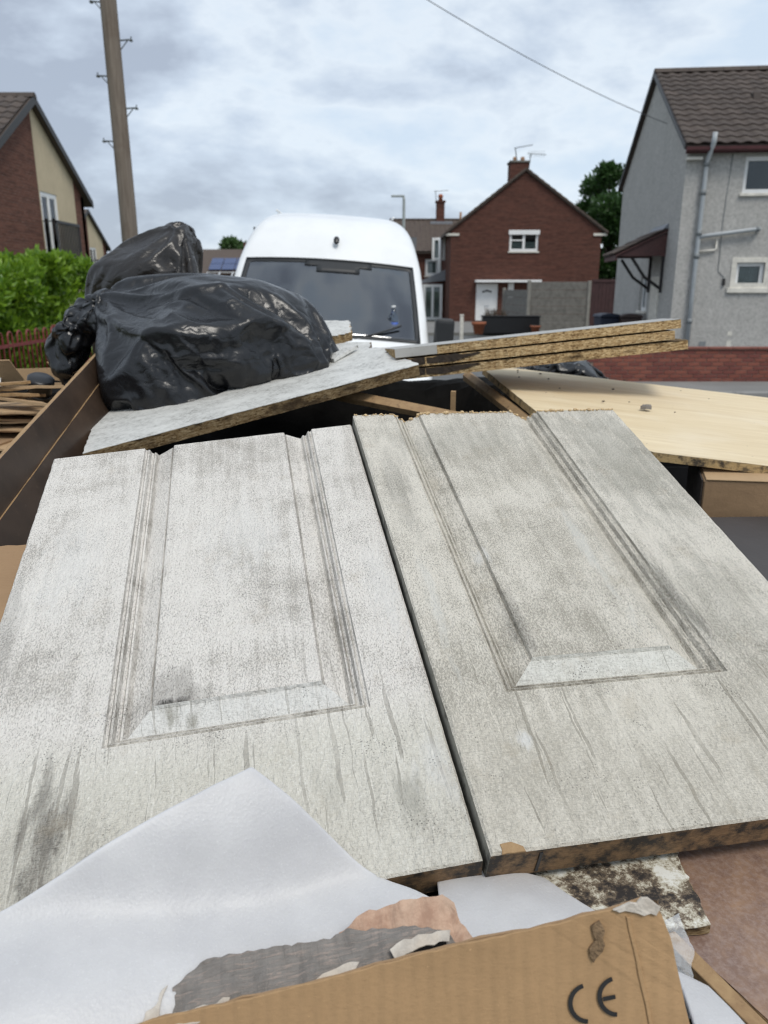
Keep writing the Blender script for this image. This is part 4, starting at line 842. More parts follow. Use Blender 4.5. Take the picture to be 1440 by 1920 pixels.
# ---------------- the two sawn-off panelled doors
def panel_door(label, M, u0, u1, v0, v1, p0, p1, pv, mat, mgrime, mbevel, th=.040, seed=1, cut=(0, 0), crumbs=False):
    """u across, v along; raised-and-fielded panel open at the sawn top end (v1)"""
    root = thing('panelled_door_piece', label, 'door', (0, 0, 0)); root.matrix_world = M
    rnd = random.Random(seed)
    def top(u): return v1 + cut[0] * (u - u0) + cut[1] * mnoise.noise(Vector((u * 60, seed, 0))) + .0012 * mnoise.noise(Vector((u * 260, seed, 3)))
    prof = [(0, 0), (.0015, -.0036), (.004, -.0050), (.006, -.0030), (.008, -.0046), (.0105, -.0105), (.0135, -.0125), (.0155, -.0102), (.0175, -.0112), (.0205, -.0160)]
    pan = [(.0205, -.0160), (.0225, -.0162), (.046, -.0052), (.0475, -.0058), (.0495, -.0008), (.052, 0)]
    def rib(d): return [(p0 + d, None), (p0 + d, pv + d), (p1 - d, pv + d), (p1 - d, None)]
    def rings(pr, name, m, close):
        bm = bmesh.new(); R_ = []
        nseg = (26, 12, 26)
        for d, z in pr:
            c = rib(d); pts = []
            for k in range(3):
                a, b_ = c[k], c[k + 1]
                a = (a[0], top(a[0]) if a[1] is None else a[1]); b_ = (b_[0], top(b_[0]) if b_[1] is None else b_[1])
                for q in range(nseg[k]): t_ = q / nseg[k]; pts.append((a[0] + (b_[0] - a[0]) * t_, a[1] + (b_[1] - a[1]) * t_))
            pts.append((c[3][0], top(c[3][0])))
            R_.append([bm.verts.new((p[0], p[1], z)) for p in pts])
        for r_, (a, b_) in enumerate(zip(R_, R_[1:])):
            for k in range(len(a) - 1):
                f = bm.faces.new((a[k], a[k + 1], b_[k + 1], b_[k]))
                if not close and r_ in (0, 2, 4, 6, 8): f.material_index = 2
                if close and nseg[0] <= k < nseg[0] + nseg[1] and r_ < 4: f.material_index = 3  # bottom bevel faces take the whiter paint
                elif close and r_ in (0, 2, 3): f.material_index = 2
        if close:   # flat field
            inner = R_[-1]; n0, n1, n2 = nseg; L_ = inner[:n0 + 1]; Rr = inner[n0 + n1:][::-1]; B0 = inner[n0:n0 + n1 + 1]
            grid = []
            for k in range(n0 + 1):
                row = [L_[k]]
                for q in range(1, n1):
                    t_ = q / n1; u = L_[k].co.x + (Rr[k].co.x - L_[k].co.x) * t_
                    vv = L_[k].co.y + (Rr[k].co.y - L_[k].co.y) * t_ if k else top(u)
                    row.append(B0[q] if k == n0 else bm.verts.new((u, vv, 0)))
                row.append(Rr[k]); grid.append(row)
            for k in range(n0):
                for q in range(n1): bm.faces.new((grid[k][q], grid[k + 1][q], grid[k + 1][q + 1], grid[k][q + 1]))
        bmesh.ops.recalc_face_normals(bm, faces=list(bm.faces))
        if sum(f.normal.z for f in bm.faces) < 0: bmesh.ops.reverse_faces(bm, faces=list(bm.faces))
        ed = [e_ for e_ in bm.edges if e_.is_boundary]
        ex = bmesh.ops.extrude_edge_only(bm, edges=ed)
        for v in ex['geom']:
            if isinstance(v, bmesh.types.BMVert): v.co.z = -th
            elif isinstance(v, bmesh.types.BMFace): v.material_index = 1
        bmesh.ops.recalc_face_normals(bm, faces=list(bm.faces))
        o = link(name, me_of(bm), [m, M_chip_pale if crumbs else M_doorside, mgrime, mbevel], root)
        for p in o.data.polygons:
            if p.material_index == 0: p.use_smooth = False
        return o
    # frame: stiles and bottom rail with slightly rounded, chipped arrises
    bm = bmesh.new(); bv = .0022
    def edge_pts(a, b_, n): return [(a[0] + (b_[0] - a[0]) * k / n, a[1] + (b_[1] - a[1]) * k / n) for k in range(n)]
    outer = edge_pts((u0, v1), (u0, v0), 90) + edge_pts((u0, v0), (u1, v0), 60) + edge_pts((u1, v0), (u1, v1), 90) + [(u1, v1)]
    outer[0] = (u0, top(u0)); outer[-1] = (u1, top(u1))
    def wob(p, k): return (.0009 + (.0022 if mnoise.noise(Vector((p[0] * 22, p[1] * 22, seed))) > .32 else 0)) * (mnoise.noise(Vector((p[0] * 240, p[1] * 240, seed + k))) + .25)
    ctr = Vector(((u0 + u1) / 2, (v0 + v1) / 2))
    ins = []; rim_ = []
    for i, p in enumerate(outer):
        nx_ = 1 if i <= 90 else 0; nx_ = nx_ if i <= 90 else (-1 if i >= 150 else 0); ny_ = 1 if 90 <= i <= 150 else 0
        wv = max(0, wob(p, 1)); ins.append((p[0] + nx_ * (bv + wv), p[1] + ny_ * (bv + wv), 0)); rim_.append((p[0] + nx_ * wv * .3, p[1] + ny_ * wv * .3, -bv - wv * .6))
    VI = [bm.verts.new(p) for p in ins]; VR_ = [bm.verts.new(p) for p in rim_]; VB = [bm.verts.new((p[0], p[1], -th)) for p in outer]
    inn = edge_pts((p0, top(p0)), (p0, pv), 90) + edge_pts((p0, pv), (p1, pv), 60) + edge_pts((p1, pv), (p1, top(p1)), 90) + [(p1, top(p1))]
    VN = [bm.verts.new((p[0], p[1], 0)) for p in inn]; VNB = [bm.verts.new((p[0], p[1], -th)) for p in inn]
    for k in range(len(outer) - 1):
        for A_, B_, mi in ((VN, VI, 0), (VI, VR_, 0), (VR_, VB, 1 if 90 <= k < 150 else 2), (VB, VNB, 2)):
            f = bm.faces.new((A_[k], A_[k + 1], B_[k + 1], B_[k])); f.material_index = mi
    for k in (0, len(outer) - 1):
        bm.faces.new((VN[k], VI[k], VR_[k], VB[k], VNB[k])).material_index = 3
    bmesh.ops.recalc_face_normals(bm, faces=list(bm.faces))
    link('frame', me_of(bm), [mat, M_dooredge, M_doorside, M_chip_pale if crumbs else M_doorside], root)
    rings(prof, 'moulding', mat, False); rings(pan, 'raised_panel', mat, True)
    link('back_face', me_np([(u0 + .002, v0 + .002, -th - .001), (u1 - .002, v0 + .002, -th - .001), (u1 - .002, top(u1) - .002, -th - .001), (u0 + .002, top(u0) - .002, -th - .001)], [(3, 2, 1, 0)]), M_doorside, root)
    if crumbs:
        bm = bmesh.new()
        for k in range(260):
            u = rnd.uniform(u0, u1); s = rnd.uniform(.0007, .0022) * (1 + (rnd.random() > .85)); d = min(u - p0, p1 - u); z = 0
            if d > 0:
                for (da, za), (db, zb) in zip(prof + pan, (prof + pan)[1:]):
                    if da <= d <= db: z = za + (zb - za) * (d - da) / max(db - da, 1e-6)
            bmesh.ops.create_icosphere(bm, subdivisions=1, radius=s, matrix=Matrix.Translation((u, top(u) - rnd.uniform(0, .006) * rnd.random(), z + s * .5)) @ Matrix.Diagonal((rnd.uniform(.6, 1.6), rnd.uniform(.6, 1.4), rnd.uniform(.5, 1), 1)))
        link('sawdust_crumbs', me_of(bm), M_crumb, root)['kind'] = 'stuff'
    return root
MR = Matrix(((.981, -.180, .069, .109), (.192, .930, -.313, .585), (-.008, .321, .947, 1.306), (0, 0, 0, 1)))
ML = Matrix(((.984, -.178, -.023, .091), (.161, .931, -.326, .589), (.079, .318, .945, 1.296), (0, 0, 0, 1)))
def ortho(M):
    x = M.col[0].xyz.normalized(); y = M.col[1].xyz; y = (y - x * y.dot(x)).normalized(); z = x.cross(y); N = Matrix((x, y, z)).transposed().to_4x4(); N.translation = M.translation; return N
MR, ML = ortho(MR), ortho(ML)
dR = panel_door('greyish cream panelled door piece with crumbling sawn end, overlapping its whiter twin', MR, -.012, .494, 0, .854, .062, .339, .187, M_doorR, M_grimeR, M_bevelR, seed=2, crumbs=True)
dL = panel_door('whiter panelled door piece streaked with grey, lying under the white foam corner', ML, -.514, 0, 0, .833, -.362, -.072, .197, M_doorL, M_grimeL, M_bevelL, seed=4, cut=(.018, 0))
# black nail and broken chip at the near corner of the right piece
nl = link('split_mark', box_me(.036, .039, -.0012, .001, -.036, -.006), M_black, dR); ck_ = link('broken_corner', slab_me([(-.002, -.001), (.021, -.001), (.020, .004), (.010, .010), (-.001, .009)], -.001, .0008, .005, .001, .0003, .0006, 90, 3), M_stick, dR)

def board3(name, label, cat, pts, th, core, face, edge_j=.0008, seg=.02, seed=0, group=None, face_in=.0, jf=None, corename='core', facename='laminate_face', xdir=None):
    """board from world-space corner points of its top face"""
    P_ = [Vector(p) for p in pts]; n = sum((P_[k].cross(P_[(k + 1) % len(P_)]) for k in range(len(P_))), Vector()).normalized()
    if n.z < 0: n = -n
    M = frame_matrix(P_[0], xdir or (P_[1] - P_[0]), n); out = to_local(M, P_)
    r_ = thing(name, label, cat, (0, 0, 0), 0, group); r_.matrix_world = M
    link(corename, slab_me(out, -th, -.0012, seg, edge_j, .0006, seed=seed, jf=jf), core, r_)
    if face: link(facename, slab_me(out, -.001, 0, seg * .7, edge_j * 1.6 if face_in == 0 else face_in, 0, seed=seed + 50, jf=[q * 1.4 for q in jf] if jf else None), face, r_)
    return r_, M
# white chipboard shelf under the bag
shelf, MS = board3('chipboard_shelf', 'dirty white chipboard shelf with broken end carrying the big black bag', 'board',
    [(-.647, 1.62, 1.459), (.091, 2.05, 1.606), (.073, 2.12, 1.613), (.03, 2.20, 1.617), (.062, 2.24, 1.622), (.0, 2.28, 1.620), (.02, 2.36, 1.628), (-.05, 2.40, 1.624), (-.04, 2.50, 1.633), (-.12, 2.56, 1.630), (-.77, 2.36, 1.519), (-.758, 2.037, 1.487)], .029, M_chip_grey, M_mel, .0012, .025, 1, jf=[.0016] + [.004] * 9 + [.001] * 2)
# splintered strips at its broken end
for i, (x, y, a, l) in enumerate(((.76, .28, .5, .16), (.70, .36, .35, .18), (.64, .44, .42, .15))):
    o = link('splinter', prism_me([(0, 0), (l, .018), (l * .85, .05), (.02, .045)], 'z', .001, .010), M_mel, shelf); o.location = (x, y, .001); o.rotation_euler = (0, -.03, a)
# broken white offcut behind
board3('chipboard_offcut', 'small broken white chipboard offcut wedged behind the big black bag', 'board', [(-.235, 2.62, 1.652), (-.16, 2.60, 1.655), (-.11, 2.66, 1.655), (-.125, 2.85, 1.69), (-.30, 2.86, 1.69)], .03, M_chip, M_mel, .004, .012, 3)
# three stacked planks
dx = Vector((.785, .05, .081)).normalized()
for i, (off, zz_, ln, m, fm, lab) in enumerate(((0.0, 0, .80, M_chip, M_mel_clean, 'topmost of three raw chipboard planks stacked behind the doors'), (-.003, -.0290, .785, M_chip, None, 'middle of three raw chipboard planks stacked behind the doors'), (-.012, -.0590, .822, M_chip_pale, M_chip_wet, 'lowest of three raw chipboard planks, stained dark at one end'))):
    o0 = Vector((.030 + (0 if i else 0), 2.15 + off, 1.639 + zz_)); pts = [o0, o0 + dx * ln, o0 + dx * (ln + .02) + Vector((.02, .26, -.014)), o0 + Vector((-.04, .27, -.014))]
    r_, Mq = board3('chipboard_plank', lab, 'plank', pts, .0250, m, fm, .0022, .012, 7 + i, 'stacked chipboard planks')
    if i == 0: link('white_edging', box_me(-.001, .115, -.0018, -.0002, -.0242, -.0008), M_mel_clean, r_)
    else: link('damp_edge', slab_me([(0, -.0198), (.22 - .05 * i, -.0198), (.20, -.012), (.24, -.004), (.23, -.001), (0, -.001)], 0, .0012, .02, .003, 0, seed=i), M_damp, r_).matrix_local = Matrix.Translation((0, -.0004, 0)) @ Matrix.Rotation(R(90), 4, 'X')
# plywood sheet
plyo, MP = board3('plywood_sheet', 'pale plywood sheet with dirty edge lying over the cardboard carton', 'plywood', [(.395, 1.915, 1.493), (.592, 1.66, 1.453), (.80, 1.625, 1.434), (1.45, 1.51, 1.373), (1.62, 2.30, 1.434), (1.185, 2.378, 1.474), (.418, 2.541, 1.549), (.317, 2.50, 1.553)], .020, M_plyedge, M_ply, .0008, .03, 12, facename='veneer', xdir=(.97, -.17, -.1))
link('edge_batten', tube_me([(0, .02, -.03), (-.23, .62, -.03)], .018, 6, False), M_stick, plyo).location = (.0, -.02, -.01)
db = thing('plaster_crumb', 'small grey crumpled scrap lying on the plywood sheet', 'debris', (.70, 2.06, 1.489)); link('crumb_body', slab_me([(-.014, -.006), (.004, -.011), (.017, -.004), (.014, .009), (-.006, .006)], 0, .010, .006, .003, .002, .006, 120, 5), M_peel, db)
bm = bmesh.new()
for k in range(20):
    t_ = random.random(); u = random.random(); p_ = Vector((.36, 2.3, 1.533)).lerp(Vector((1.3, 2.2, 1.462)), t_) + Vector((0, (u - .5) * .45, (u - .5) * .042)); bmesh.ops.create_icosphere(bm, subdivisions=1, radius=random.uniform(.0012, .0034), matrix=Matrix.Translation(p_ + Vector((0, 0, .001))) @ Matrix.Diagonal((1.6, 1, .7, 1)))
tag(link('wood_crumbs', me_of(bm), M_bark), 'scattered dark crumbs on the plywood sheet', 'crumbs', kind='stuff')
# carton under the plywood
bxm = frame_matrix((.692, 1.615, 1.325), (.126, -.03, -.020), (-.05, -.10, .99))
cb = thing('cardboard_carton', 'plain brown cardboard carton tucked under the plywood sheet', 'carton'); cb.matrix_world = bxm
link('carton_body', box_me(0, .42, 0, .24, -.06, .078, .003), M_card2, cb); link('carton_flap', box_me(.004, .42, -.002, .10, .0790, .082, .001), M_card3, cb)
link('corrugated_edge', box_me(-.004, -.0005, .002, .23, -.025, .078), M_carddark, cb)
# slate grey panel
board3('grey_panel', 'slate grey sheet panel sloping below the cardboard carton', 'panel', [(.50, 1.12, 1.305), (.75, 1.02, 1.295), (1.05, 1.25, 1.305), (.86, 1.57, 1.335), (.62, 1.55, 1.338)], .012, M_dark, M_greypanel, .0006, .03, 21, facename='face')
# batten and dark sheet seen in the gap
board3('timber_batten', 'brown timber batten crossing the dark gap behind the doors', 'batten', [(-.15, 2.045, 1.532), (.36, 1.765, 1.470), (.37, 1.785, 1.486), (-.14, 2.065, 1.548)], .020, M_stick, None, .0006, .03, 23, corename='timber')
board3('timber_batten', 'short upright brown timber offcut behind the longer batten', 'batten', [(.172, 1.99, 1.545), (.184, 1.985, 1.545), (.187, 2.005, 1.545), (.175, 2.01, 1.545)], .14, M_stick, None, .0004, .03, 24, corename='timber')
board3('torn_grey_sheet', 'corner of a torn grey sheet poking up behind the sawn door end', 'sheet', [(.15, 1.50, 1.555), (.22, 1.52, 1.545), (.20, 1.60, 1.55), (.178, 1.545, 1.578)], .004, M_greypanel, None, .002, .012, 25, corename='sheet')
# two long dark boards standing along the left
def leaning(label, a, b_, c, d_, th, seed):
    a, b_, c, d_ = map(Vector, (a, b_, c, d_)); n = (b_ - a).cross(d_ - a).normalized()
    if n.x < 0: n = -n
    M = frame_matrix(a, b_ - a, n); out = to_local(M, [a, b_, c, d_])
    r_ = thing('brown_side_panel', label, 'board', group='dark brown boards leaning on edge'); r_.matrix_world = M
    link('core', slab_me(out, -th, -.0012, .05, .0008, .0006, seed=seed), M_brownedge, r_); link('laminate_face', slab_me(out, -.001, 0, .05, .0005, 0, seed=seed + 3), M_brown, r_)
leaning('higher of two dark brown boards leaning on edge, touching the big bag', (-.795, 2.22, 1.637), (-.665, 1.05, 1.447), (-.615, 1.05, 1.33), (-.745, 2.22, 1.50), .016, 3)
leaning('lower of two dark brown boards leaning on edge beside the whiter door', (-.758, 2.10, 1.566), (-.640, 1.10, 1.388), (-.575, 1.10, 1.25), (-.69, 2.10, 1.42), .016, 5)
board3('cardboard_sheet', 'flat brown cardboard sheet showing under the edge of the whiter door piece', 'cardboard', [(-.70, .85, 1.33), (-.42, .86, 1.335), (-.52, 1.19, 1.405), (-.62, 1.17, 1.405)], .005, M_cardedge, M_card2, .002, .02, 31, corename='flutes', facename='liner')
# flattened cartons, open box and black cap beyond the boards (left)
for k in range(7):
    a = random.uniform(-.22, .20) + .08; z = 1.285 + k * .027; o_ = thing('flattened_carton', 'flattened brown carton, %s in the stack beyond the leaning brown boards' % ('lowest', 'second from bottom', 'third from bottom', 'in the middle', 'third from top', 'second from top', 'topmost')[k], 'carton', (-1.30 + random.uniform(-.03, .03), 2.55 + random.uniform(-.05, .05), z), a, 'flattened cartons stacked beyond the boards')
    link('liner', slab_me([(-.42, -.34), (.30 + random.uniform(-.04, .06), -.36), (.36, .25), (-.42, .30)], 0, .006, .03, .004, .0005, .006, 5, k), M_card3 if k % 2 else M_card2, o_)
    link('folded_flap', slab_me([(-.40, -.33), (.28, -.35 - random.uniform(0, .03)), (.27, -.15), (-.40, -.16)], .0065, .0125, .03, .004, .0005, .004, 6, k + 20), M_card2 if k % 2 else M_card3, o_)
for k in range(7):
    o_ = thing('timber_scrap', 'splintered tan timber strip tossed on the flattened cartons', 'timber', (-1.18 + random.uniform(-.10, .10), 2.30 + random.uniform(-.12, .14), 1.484 + k * .009), random.uniform(-.5, .9), 'timber scraps on the flattened cartons')
    o_.rotation_euler = (random.uniform(-.08, .08), random.uniform(-.10, .10), o_.rotation_euler[2])
    link('strip', slab_me([(-.20, -.012), (.12 + random.uniform(0, .08), -.015), (.15, .004), (.13, .013), (-.18, .016), (-.21, .002)], -.004, .004, .02, .003, .0006, .002, 20, k + 60), (M_stick, M_card3, M_brownedge)[k % 3], o_)
ob = thing('open_carton', 'open tan cardboard box with raised flaps beside the red railings', 'carton', (-1.42, 2.80, 1.395), .3)
for (x0, x1, y0, y1, z0, z1) in ((-.2, .26, -.15, -.145, 0, .085), (-.2, .26, .145, .15, 0, .11), (-.2, -.195, -.144, .144, 0, .10), (.255, .26, -.144, .144, 0, .09)): link('carton_side', box_me(x0, x1, y0, y1, z0, z1), M_card3, ob)
link('flap', slab_me([(0, 0), (.24, 0), (.20, .10), (.04, .10)], 0, .004, .03, .001, .0005), M_card3, ob, (-.1, -.15, .086), (R(120), 0, 0)); link('flap', slab_me([(0, 0), (.2, 0), (.17, .09), (.04, .09)], 0, .004, .03, .001, .0005), M_card, ob, (.26, -.1, .09), (R(40), 0, R(80)))
link('carton_base', box_me(-.19, .25, -.14, .14, .001, .006), M_card2, ob)
wp = thing('paper_scrap', 'white paper scrap in the open tan carton', 'paper', (-1.33, 2.62, 1.47), .4); link('sheet', slab_me([(-.03, -.04), (.03, -.04), (.02, .05), (-.03, .04)], 0, .003, .02, .002, 0, .005, 30), M_white, wp); wp.rotation_euler = (R(50), .3, .4)
cap = thing('black_pipe_cap', 'black plastic pipe cap lying on the flattened cartons', 'pipe cap', (-1.05, 2.36, 1.505), .4); cap.rotation_euler = (R(22), R(14), .3)
link('cap_body', tube_me([(0, 0, -.04), (0, 0, -.035), (0, 0, .012), (0, 0, .016), (0, 0, .034), (0, 0, .038)], [.030, .034, .034, .039, .039, .034], 24), M_black, cap); link('cap_ring', tube_me([(0, 0, -.022), (0, 0, -.016)], .0365, 24), M_black, cap)

# ---------------- foreground: foam, torn carton, peeled strips
def foam_sheet(label, corners, bend, nrm, n=44, th=.011, lift=0, name='foam_sheet'):
    """corners K, A, C, B (world); bend(s,t) lifts along nrm"""
    K, A_, C_, B_ = map(Vector, corners); V, F = [], []
    for i in range(n + 1):
        for j in range(n + 1):
            s, t_ = i / n, j / n; p = K * (1 - s) * (1 - t_) + A_ * s * (1 - t_) + C_ * s * t_ + B_ * (1 - s) * t_
            p = p + Vector(nrm) * (bend(s, t_) + .0012 * mnoise.noise(p * 40)); V.append(p)
    for i in range(n):
        for j in range(n): a = i * (n + 1) + j; F.append((a, a + n + 1, a + n + 2, a + 1))
    o = link(name, me_np(V, F, True), M_foam); s = o.modifiers.new('t', 'SOLIDIFY'); s.thickness = th; s.offset = 0; b_ = o.modifiers.new('b', 'BEVEL'); b_.width = .002; b_.segments = 2; b_.limit_method = 'ANGLE'
    return tag(o, label, 'foam')
def fbend(s, t_):
    q = s + t_; return -.026 * math.exp(-((q - .60) / .24) ** 2) + .006 * math.exp(-((q - 1.0) / .2) ** 2) + .004 * math.sin(6 * (s - t_)) * q
foam_sheet('white foam packing sheet with raised corner leaning on the whiter door piece', [(-.121, .607, 1.381), (-.44, .40, 1.325), (-.30, .20, 1.18), (.062, .552, 1.264)], fbend, (.05, -.30, .95))
foam_sheet('small white foam sheet tongue poking out under the door ends', [(.05, .62, 1.262), (.150, .60, 1.262), (.205, .535, 1.266), (.05, .46, 1.272)], lambda s, t_: .004 * math.sin(3 * s) - .01 * max(0, s - .7) * (1 - t_), (0, -.2, .98))
foam_sheet('curled white foam strip beside the carton corner and the wood strip', [(.238, .500, 1.262), (.262, .49, 1.256), (.285, .42, 1.258), (.225, .40, 1.270)], lambda s, t_: .006 * math.sin(3 * t_), (0, -.2, .98), 16, .004)
# torn carton panel with the CE mark; local x right, y up the panel
MC = frame_matrix((.0, .4415, 1.3125), (1, .035, .0), (0.02, -.955, .30))
ct = thing('torn_carton', 'torn brown cardboard carton panel printed with a black CE mark', 'carton'); ct.matrix_world = MC
outc = [(-.215, -.033), (-.16, -.020), (-.09, -.006), (-.02, .010), (.047, .026), (.12, .040), (.176, .053), (.192, .058), (.200, .054), (.205, .046), (.211, .030), (.216, .005), (.221, -.02), (.228, -.05), (.230, -.14), (-.22, -.14)]
link('liner', slab_me(outc, -.002, 0, .008, .0007, .0003, .0008, 60, 3), M_card, ct)
link('back_liner', slab_me([(x * .998, y - .001) for x, y in outc], -.0062, -.0042, .012, .0012, .0003, .0006, 50, 5), M_card2, ct)
bm = bmesh.new()
for k in range(120):
    x = -.21 + k * .00345; yt = np.interp(x, [p[0] for p in outc[:8]], [p[1] for p in outc[:8]]) - .0025
    bm.faces.new([bm.verts.new(q) for q in ((x, yt, -.0041), (x + .0017, yt, -.0021), (x + .0017, -.14, -.0021), (x, -.14, -.0041))]); bm.faces.new([bm.verts.new(q) for q in ((x + .00172, yt, -.0021), (x + .00343, yt, -.0041), (x + .00343, -.14, -.0041), (x + .00172, -.14, -.0021))])
link('fluting', me_of(bm), M_cardedge, ct)
def arc(cx, cy, r0, r1, a0, a1, n=22):
    V = [(cx + r * math.cos(R(a)), cy + r * math.sin(R(a))) for r in (r0, r1) for a in np.linspace(a0, a1, n)]
    return V, [(k, k + 1, n + k + 1, n + k) for k in range(n - 1)]
def letter(name, segs, par, tilt):
    V, F = [], []
    for v, f in segs: o_ = len(V); V += v; F += [tuple(q + o_ for q in ff) for ff in f]
    V3 = [(x, y, .0016) for x, y in V]; o = link(name, me_np(V3, F), M_print, par); return o
def rect(x0, x1, y0, y1): return [(x0, y0), (x1, y0), (x1, y1), (x0, y1)], [(0, 1, 2, 3)]
c1 = letter('printed_letter', [arc(0, 0, .0115, .0148, 96, 258)], ct, 0); c1.location = (.1490, -.0155, 0); c1.rotation_euler = (0, 0, R(10))
c2 = letter('printed_letter', [arc(0, 0, .0115, .0148, 96, 258), rect(-.0108, -.0015, -.0015, .0017)], ct, 0); c2.location = (.1705, -.0110, 0); c2.rotation_euler = (0, 0, R(10))
# crumpled dent near the corner
link('torn_scuff', slab_me([(.152, .040), (.158, .044), (.162, .036), (.160, .022), (.153, .014), (.150, .024), (.155, .030)], .0005, .0028, .004, .0012, .0004, .0012, 160, 8), M_cardedge, ct); link('torn_liner_edge', slab_me([(.168, .052), (.194, .060), (.203, .053), (.200, .047), (.186, .049)], .0005, .003, .004, .0014, .0004, .0012, 160, 9), M_paperw, ct)
link('crease', slab_me([(.178, .046), (.181, .046), (.200, -.05), (.197, -.05)], .0002, .0014, .01, .0006, .0005), M_card, ct)
# peeled grey paint strip, torn papers
MK = frame_matrix((-.1666, .4449, 1.282), (.9772, .1379, .1617), (-.103, -.3583, .9279))
def scrap(name, label, cat, mm, lift, mat, th, seed, relief=.003, curl=0):
    """torn flat scrap; outline in millimetres on the plane it lies on, far edge curled up a little"""
    o = slab_me([(a / 1000, c / 1000 - .003) for a, c in mm], -th, 0, .0045, .0013, .0003, relief, 55, seed)
    for v in o.vertices: v.co.z += curl * max(0, v.co.y / .03) ** 2
    ob_ = link(name, o, mat); ob_.matrix_world = MK @ Matrix.Translation((0, 0, lift)); return tag(ob_, label, cat)
scrap('peeled_paint_strip', 'torn strip of peeled grey paint behind the carton panel', 'paint strip', [(-6, 4), (3.5, 11), (13, 18.5), (26, 27), (36, 31.6), (53, 31.7), (82, 28), (107, 27), (132, 25), (146, 29), (175, 22.4), (208, 16), (221, 9), (229, -3), (221, -16), (135, -18), (55, -15), (12, -14)], .003, M_peel, .003, 4, .003, .001)
scrap('torn_wallpaper', 'pinkish torn wallpaper scrap behind the peeled grey paint strip', 'paper', [(139, 29), (160, 38), (177, 39), (199, 40), (225, 38), (233, 30), (234, 15), (243, -2), (236, -16), (187, -6), (144, 10)], -.001, M_paper, .002, 6, .0025, .003)
scrap('torn_paper', 'pale torn paper flake lying on the grey paint strip', 'paper', [(176, 3), (188, 8), (205, 8), (224, 6), (221, -2), (204, 0), (187, -3), (180, -9)], .0105, M_paperw, .001, 8, .0015)
scrap('torn_paper', 'small pale torn paper flake at the carton edge of the grey strip', 'paper', [(112, -8), (124, -2), (140, 1), (152, 0), (147, -7), (128, -11)], .0105, M_paperw, .001, 12, .0015)
scrap('charred_paper', 'small blackened paper scrap at the end of the grey paint strip', 'paper', [(184, -7), (198, -2), (219, -2), (217, -8), (203, -10), (187, -13)], .0125, M_dark, .001, 9, .0015)
scrap('torn_paper', 'tan torn paper edge hanging at the lower end of the grey strip', 'paper', [(-17, -3), (-8, 5), (7.4, 18), (2, 4), (2, -4), (24, -3), (54, -1), (52, -12), (16, -14), (-12, -16)], .0085, M_paperw, .001, 10, .002)
# mouldy white board under the doors, mottled laminate board, wood strip, film
board3('mouldy_board', 'white board end covered in black mould under the door pieces', 'board', [(.12, .50, 1.256), (.247, .548, 1.256), (.291, .555, 1.256), (.293, .635, 1.256), (.31, .75, 1.256), (.12, .75, 1.256)], .010, M_chip_wet, M_mould, .0010, .008, 41, facename='painted_face')
board3('mottled_laminate_board', 'mottled brown laminate board lying under the greyish door piece', 'board', [(.258, .562, 1.244), (.345, .39, 1.244), (.70, .40, 1.244), (.70, .80, 1.244), (.258, .80, 1.244)], .012, M_stick, M_mottle, .0005, .02, 43)
board3('wood_strip', 'rounded brown wood strip beside the mottled board', 'strip', [(.240, .555, 1.254), (.318, .38, 1.254), (.332, .384, 1.254), (.254, .560, 1.254)], .014, M_stick, None, .0003, .02, 45, corename='timber')
fl = link('clear_film', slab_me([(-.012, -.05), (.006, -.05), (.014, .0), (.002, .03), (-.012, .02)], 0, .0006, .006, .002, 0, .005, 70, 2), M_film); fl.matrix_world = frame_matrix((.246, .515, 1.268), (1, -.3, .1), (.2, -.5, .8)); tag(fl, 'crumpled clear plastic film beside the carton corner', 'plastic film')
# ------------------------------------------------------------------ black bags: slack film settled on a lumpy load
def blob(hulls, vox, smooth=3):
    bm = bmesh.new()
    for pts in hulls:
        vs_ = [bm.verts.new(p) for p in pts]; r_ = bmesh.ops.convex_hull(bm, input=vs_)
        bad = [v for v in r_['geom_interior'] if isinstance(v, bmesh.types.BMVert) and v.is_valid]
        if bad: bmesh.ops.delete(bm, geom=bad, context='VERTS')
    bmesh.ops.recalc_face_normals(bm, faces=list(bm.faces))
    me = me_of(bm); o = bpy.data.objects.new('tmp', me); COL.objects.link(o); m = o.modifiers.new('r', 'REMESH'); m.mode = 'VOXEL'; m.voxel_size = vox
    dg = bpy.context.evaluated_depsgraph_get(); ev = o.evaluated_get(dg); m2 = ev.to_mesh()
    V = np.empty(len(m2.vertices) * 3); m2.vertices.foreach_get('co', V); V = V.reshape(-1, 3); F = np.array([tuple(p.vertices) for p in m2.polygons if len(p.vertices) == 4])
    ev.to_mesh_clear(); bpy.data.objects.remove(o)
    return relax(V, F, smooth, .6), F
def edges_of(Fq):
    E = np.concatenate([Fq[:, [0, 1]], Fq[:, [1, 2]], Fq[:, [2, 3]], Fq[:, [3, 0]]]); return np.unique(np.sort(E, 1), axis=0)
def relax(V, Fq, it, k):
    E = edges_of(Fq); n = len(V); deg = np.maximum(np.bincount(E.ravel(), minlength=n), 1)[:, None]; W = V.copy()
    for _ in range(it):
        S = np.zeros_like(W)
        for a in range(3): S[:, a] = np.bincount(E[:, 0], W[E[:, 1], a], n) + np.bincount(E[:, 1], W[E[:, 0], a], n)
        W = W * (1 - k) + k * S / deg
    return W
def nfield(V, sc, seed):
    return np.array([mnoise.noise(Vector((v[0] * sc + seed, v[1] * sc, v[2] * sc))) for v in V])
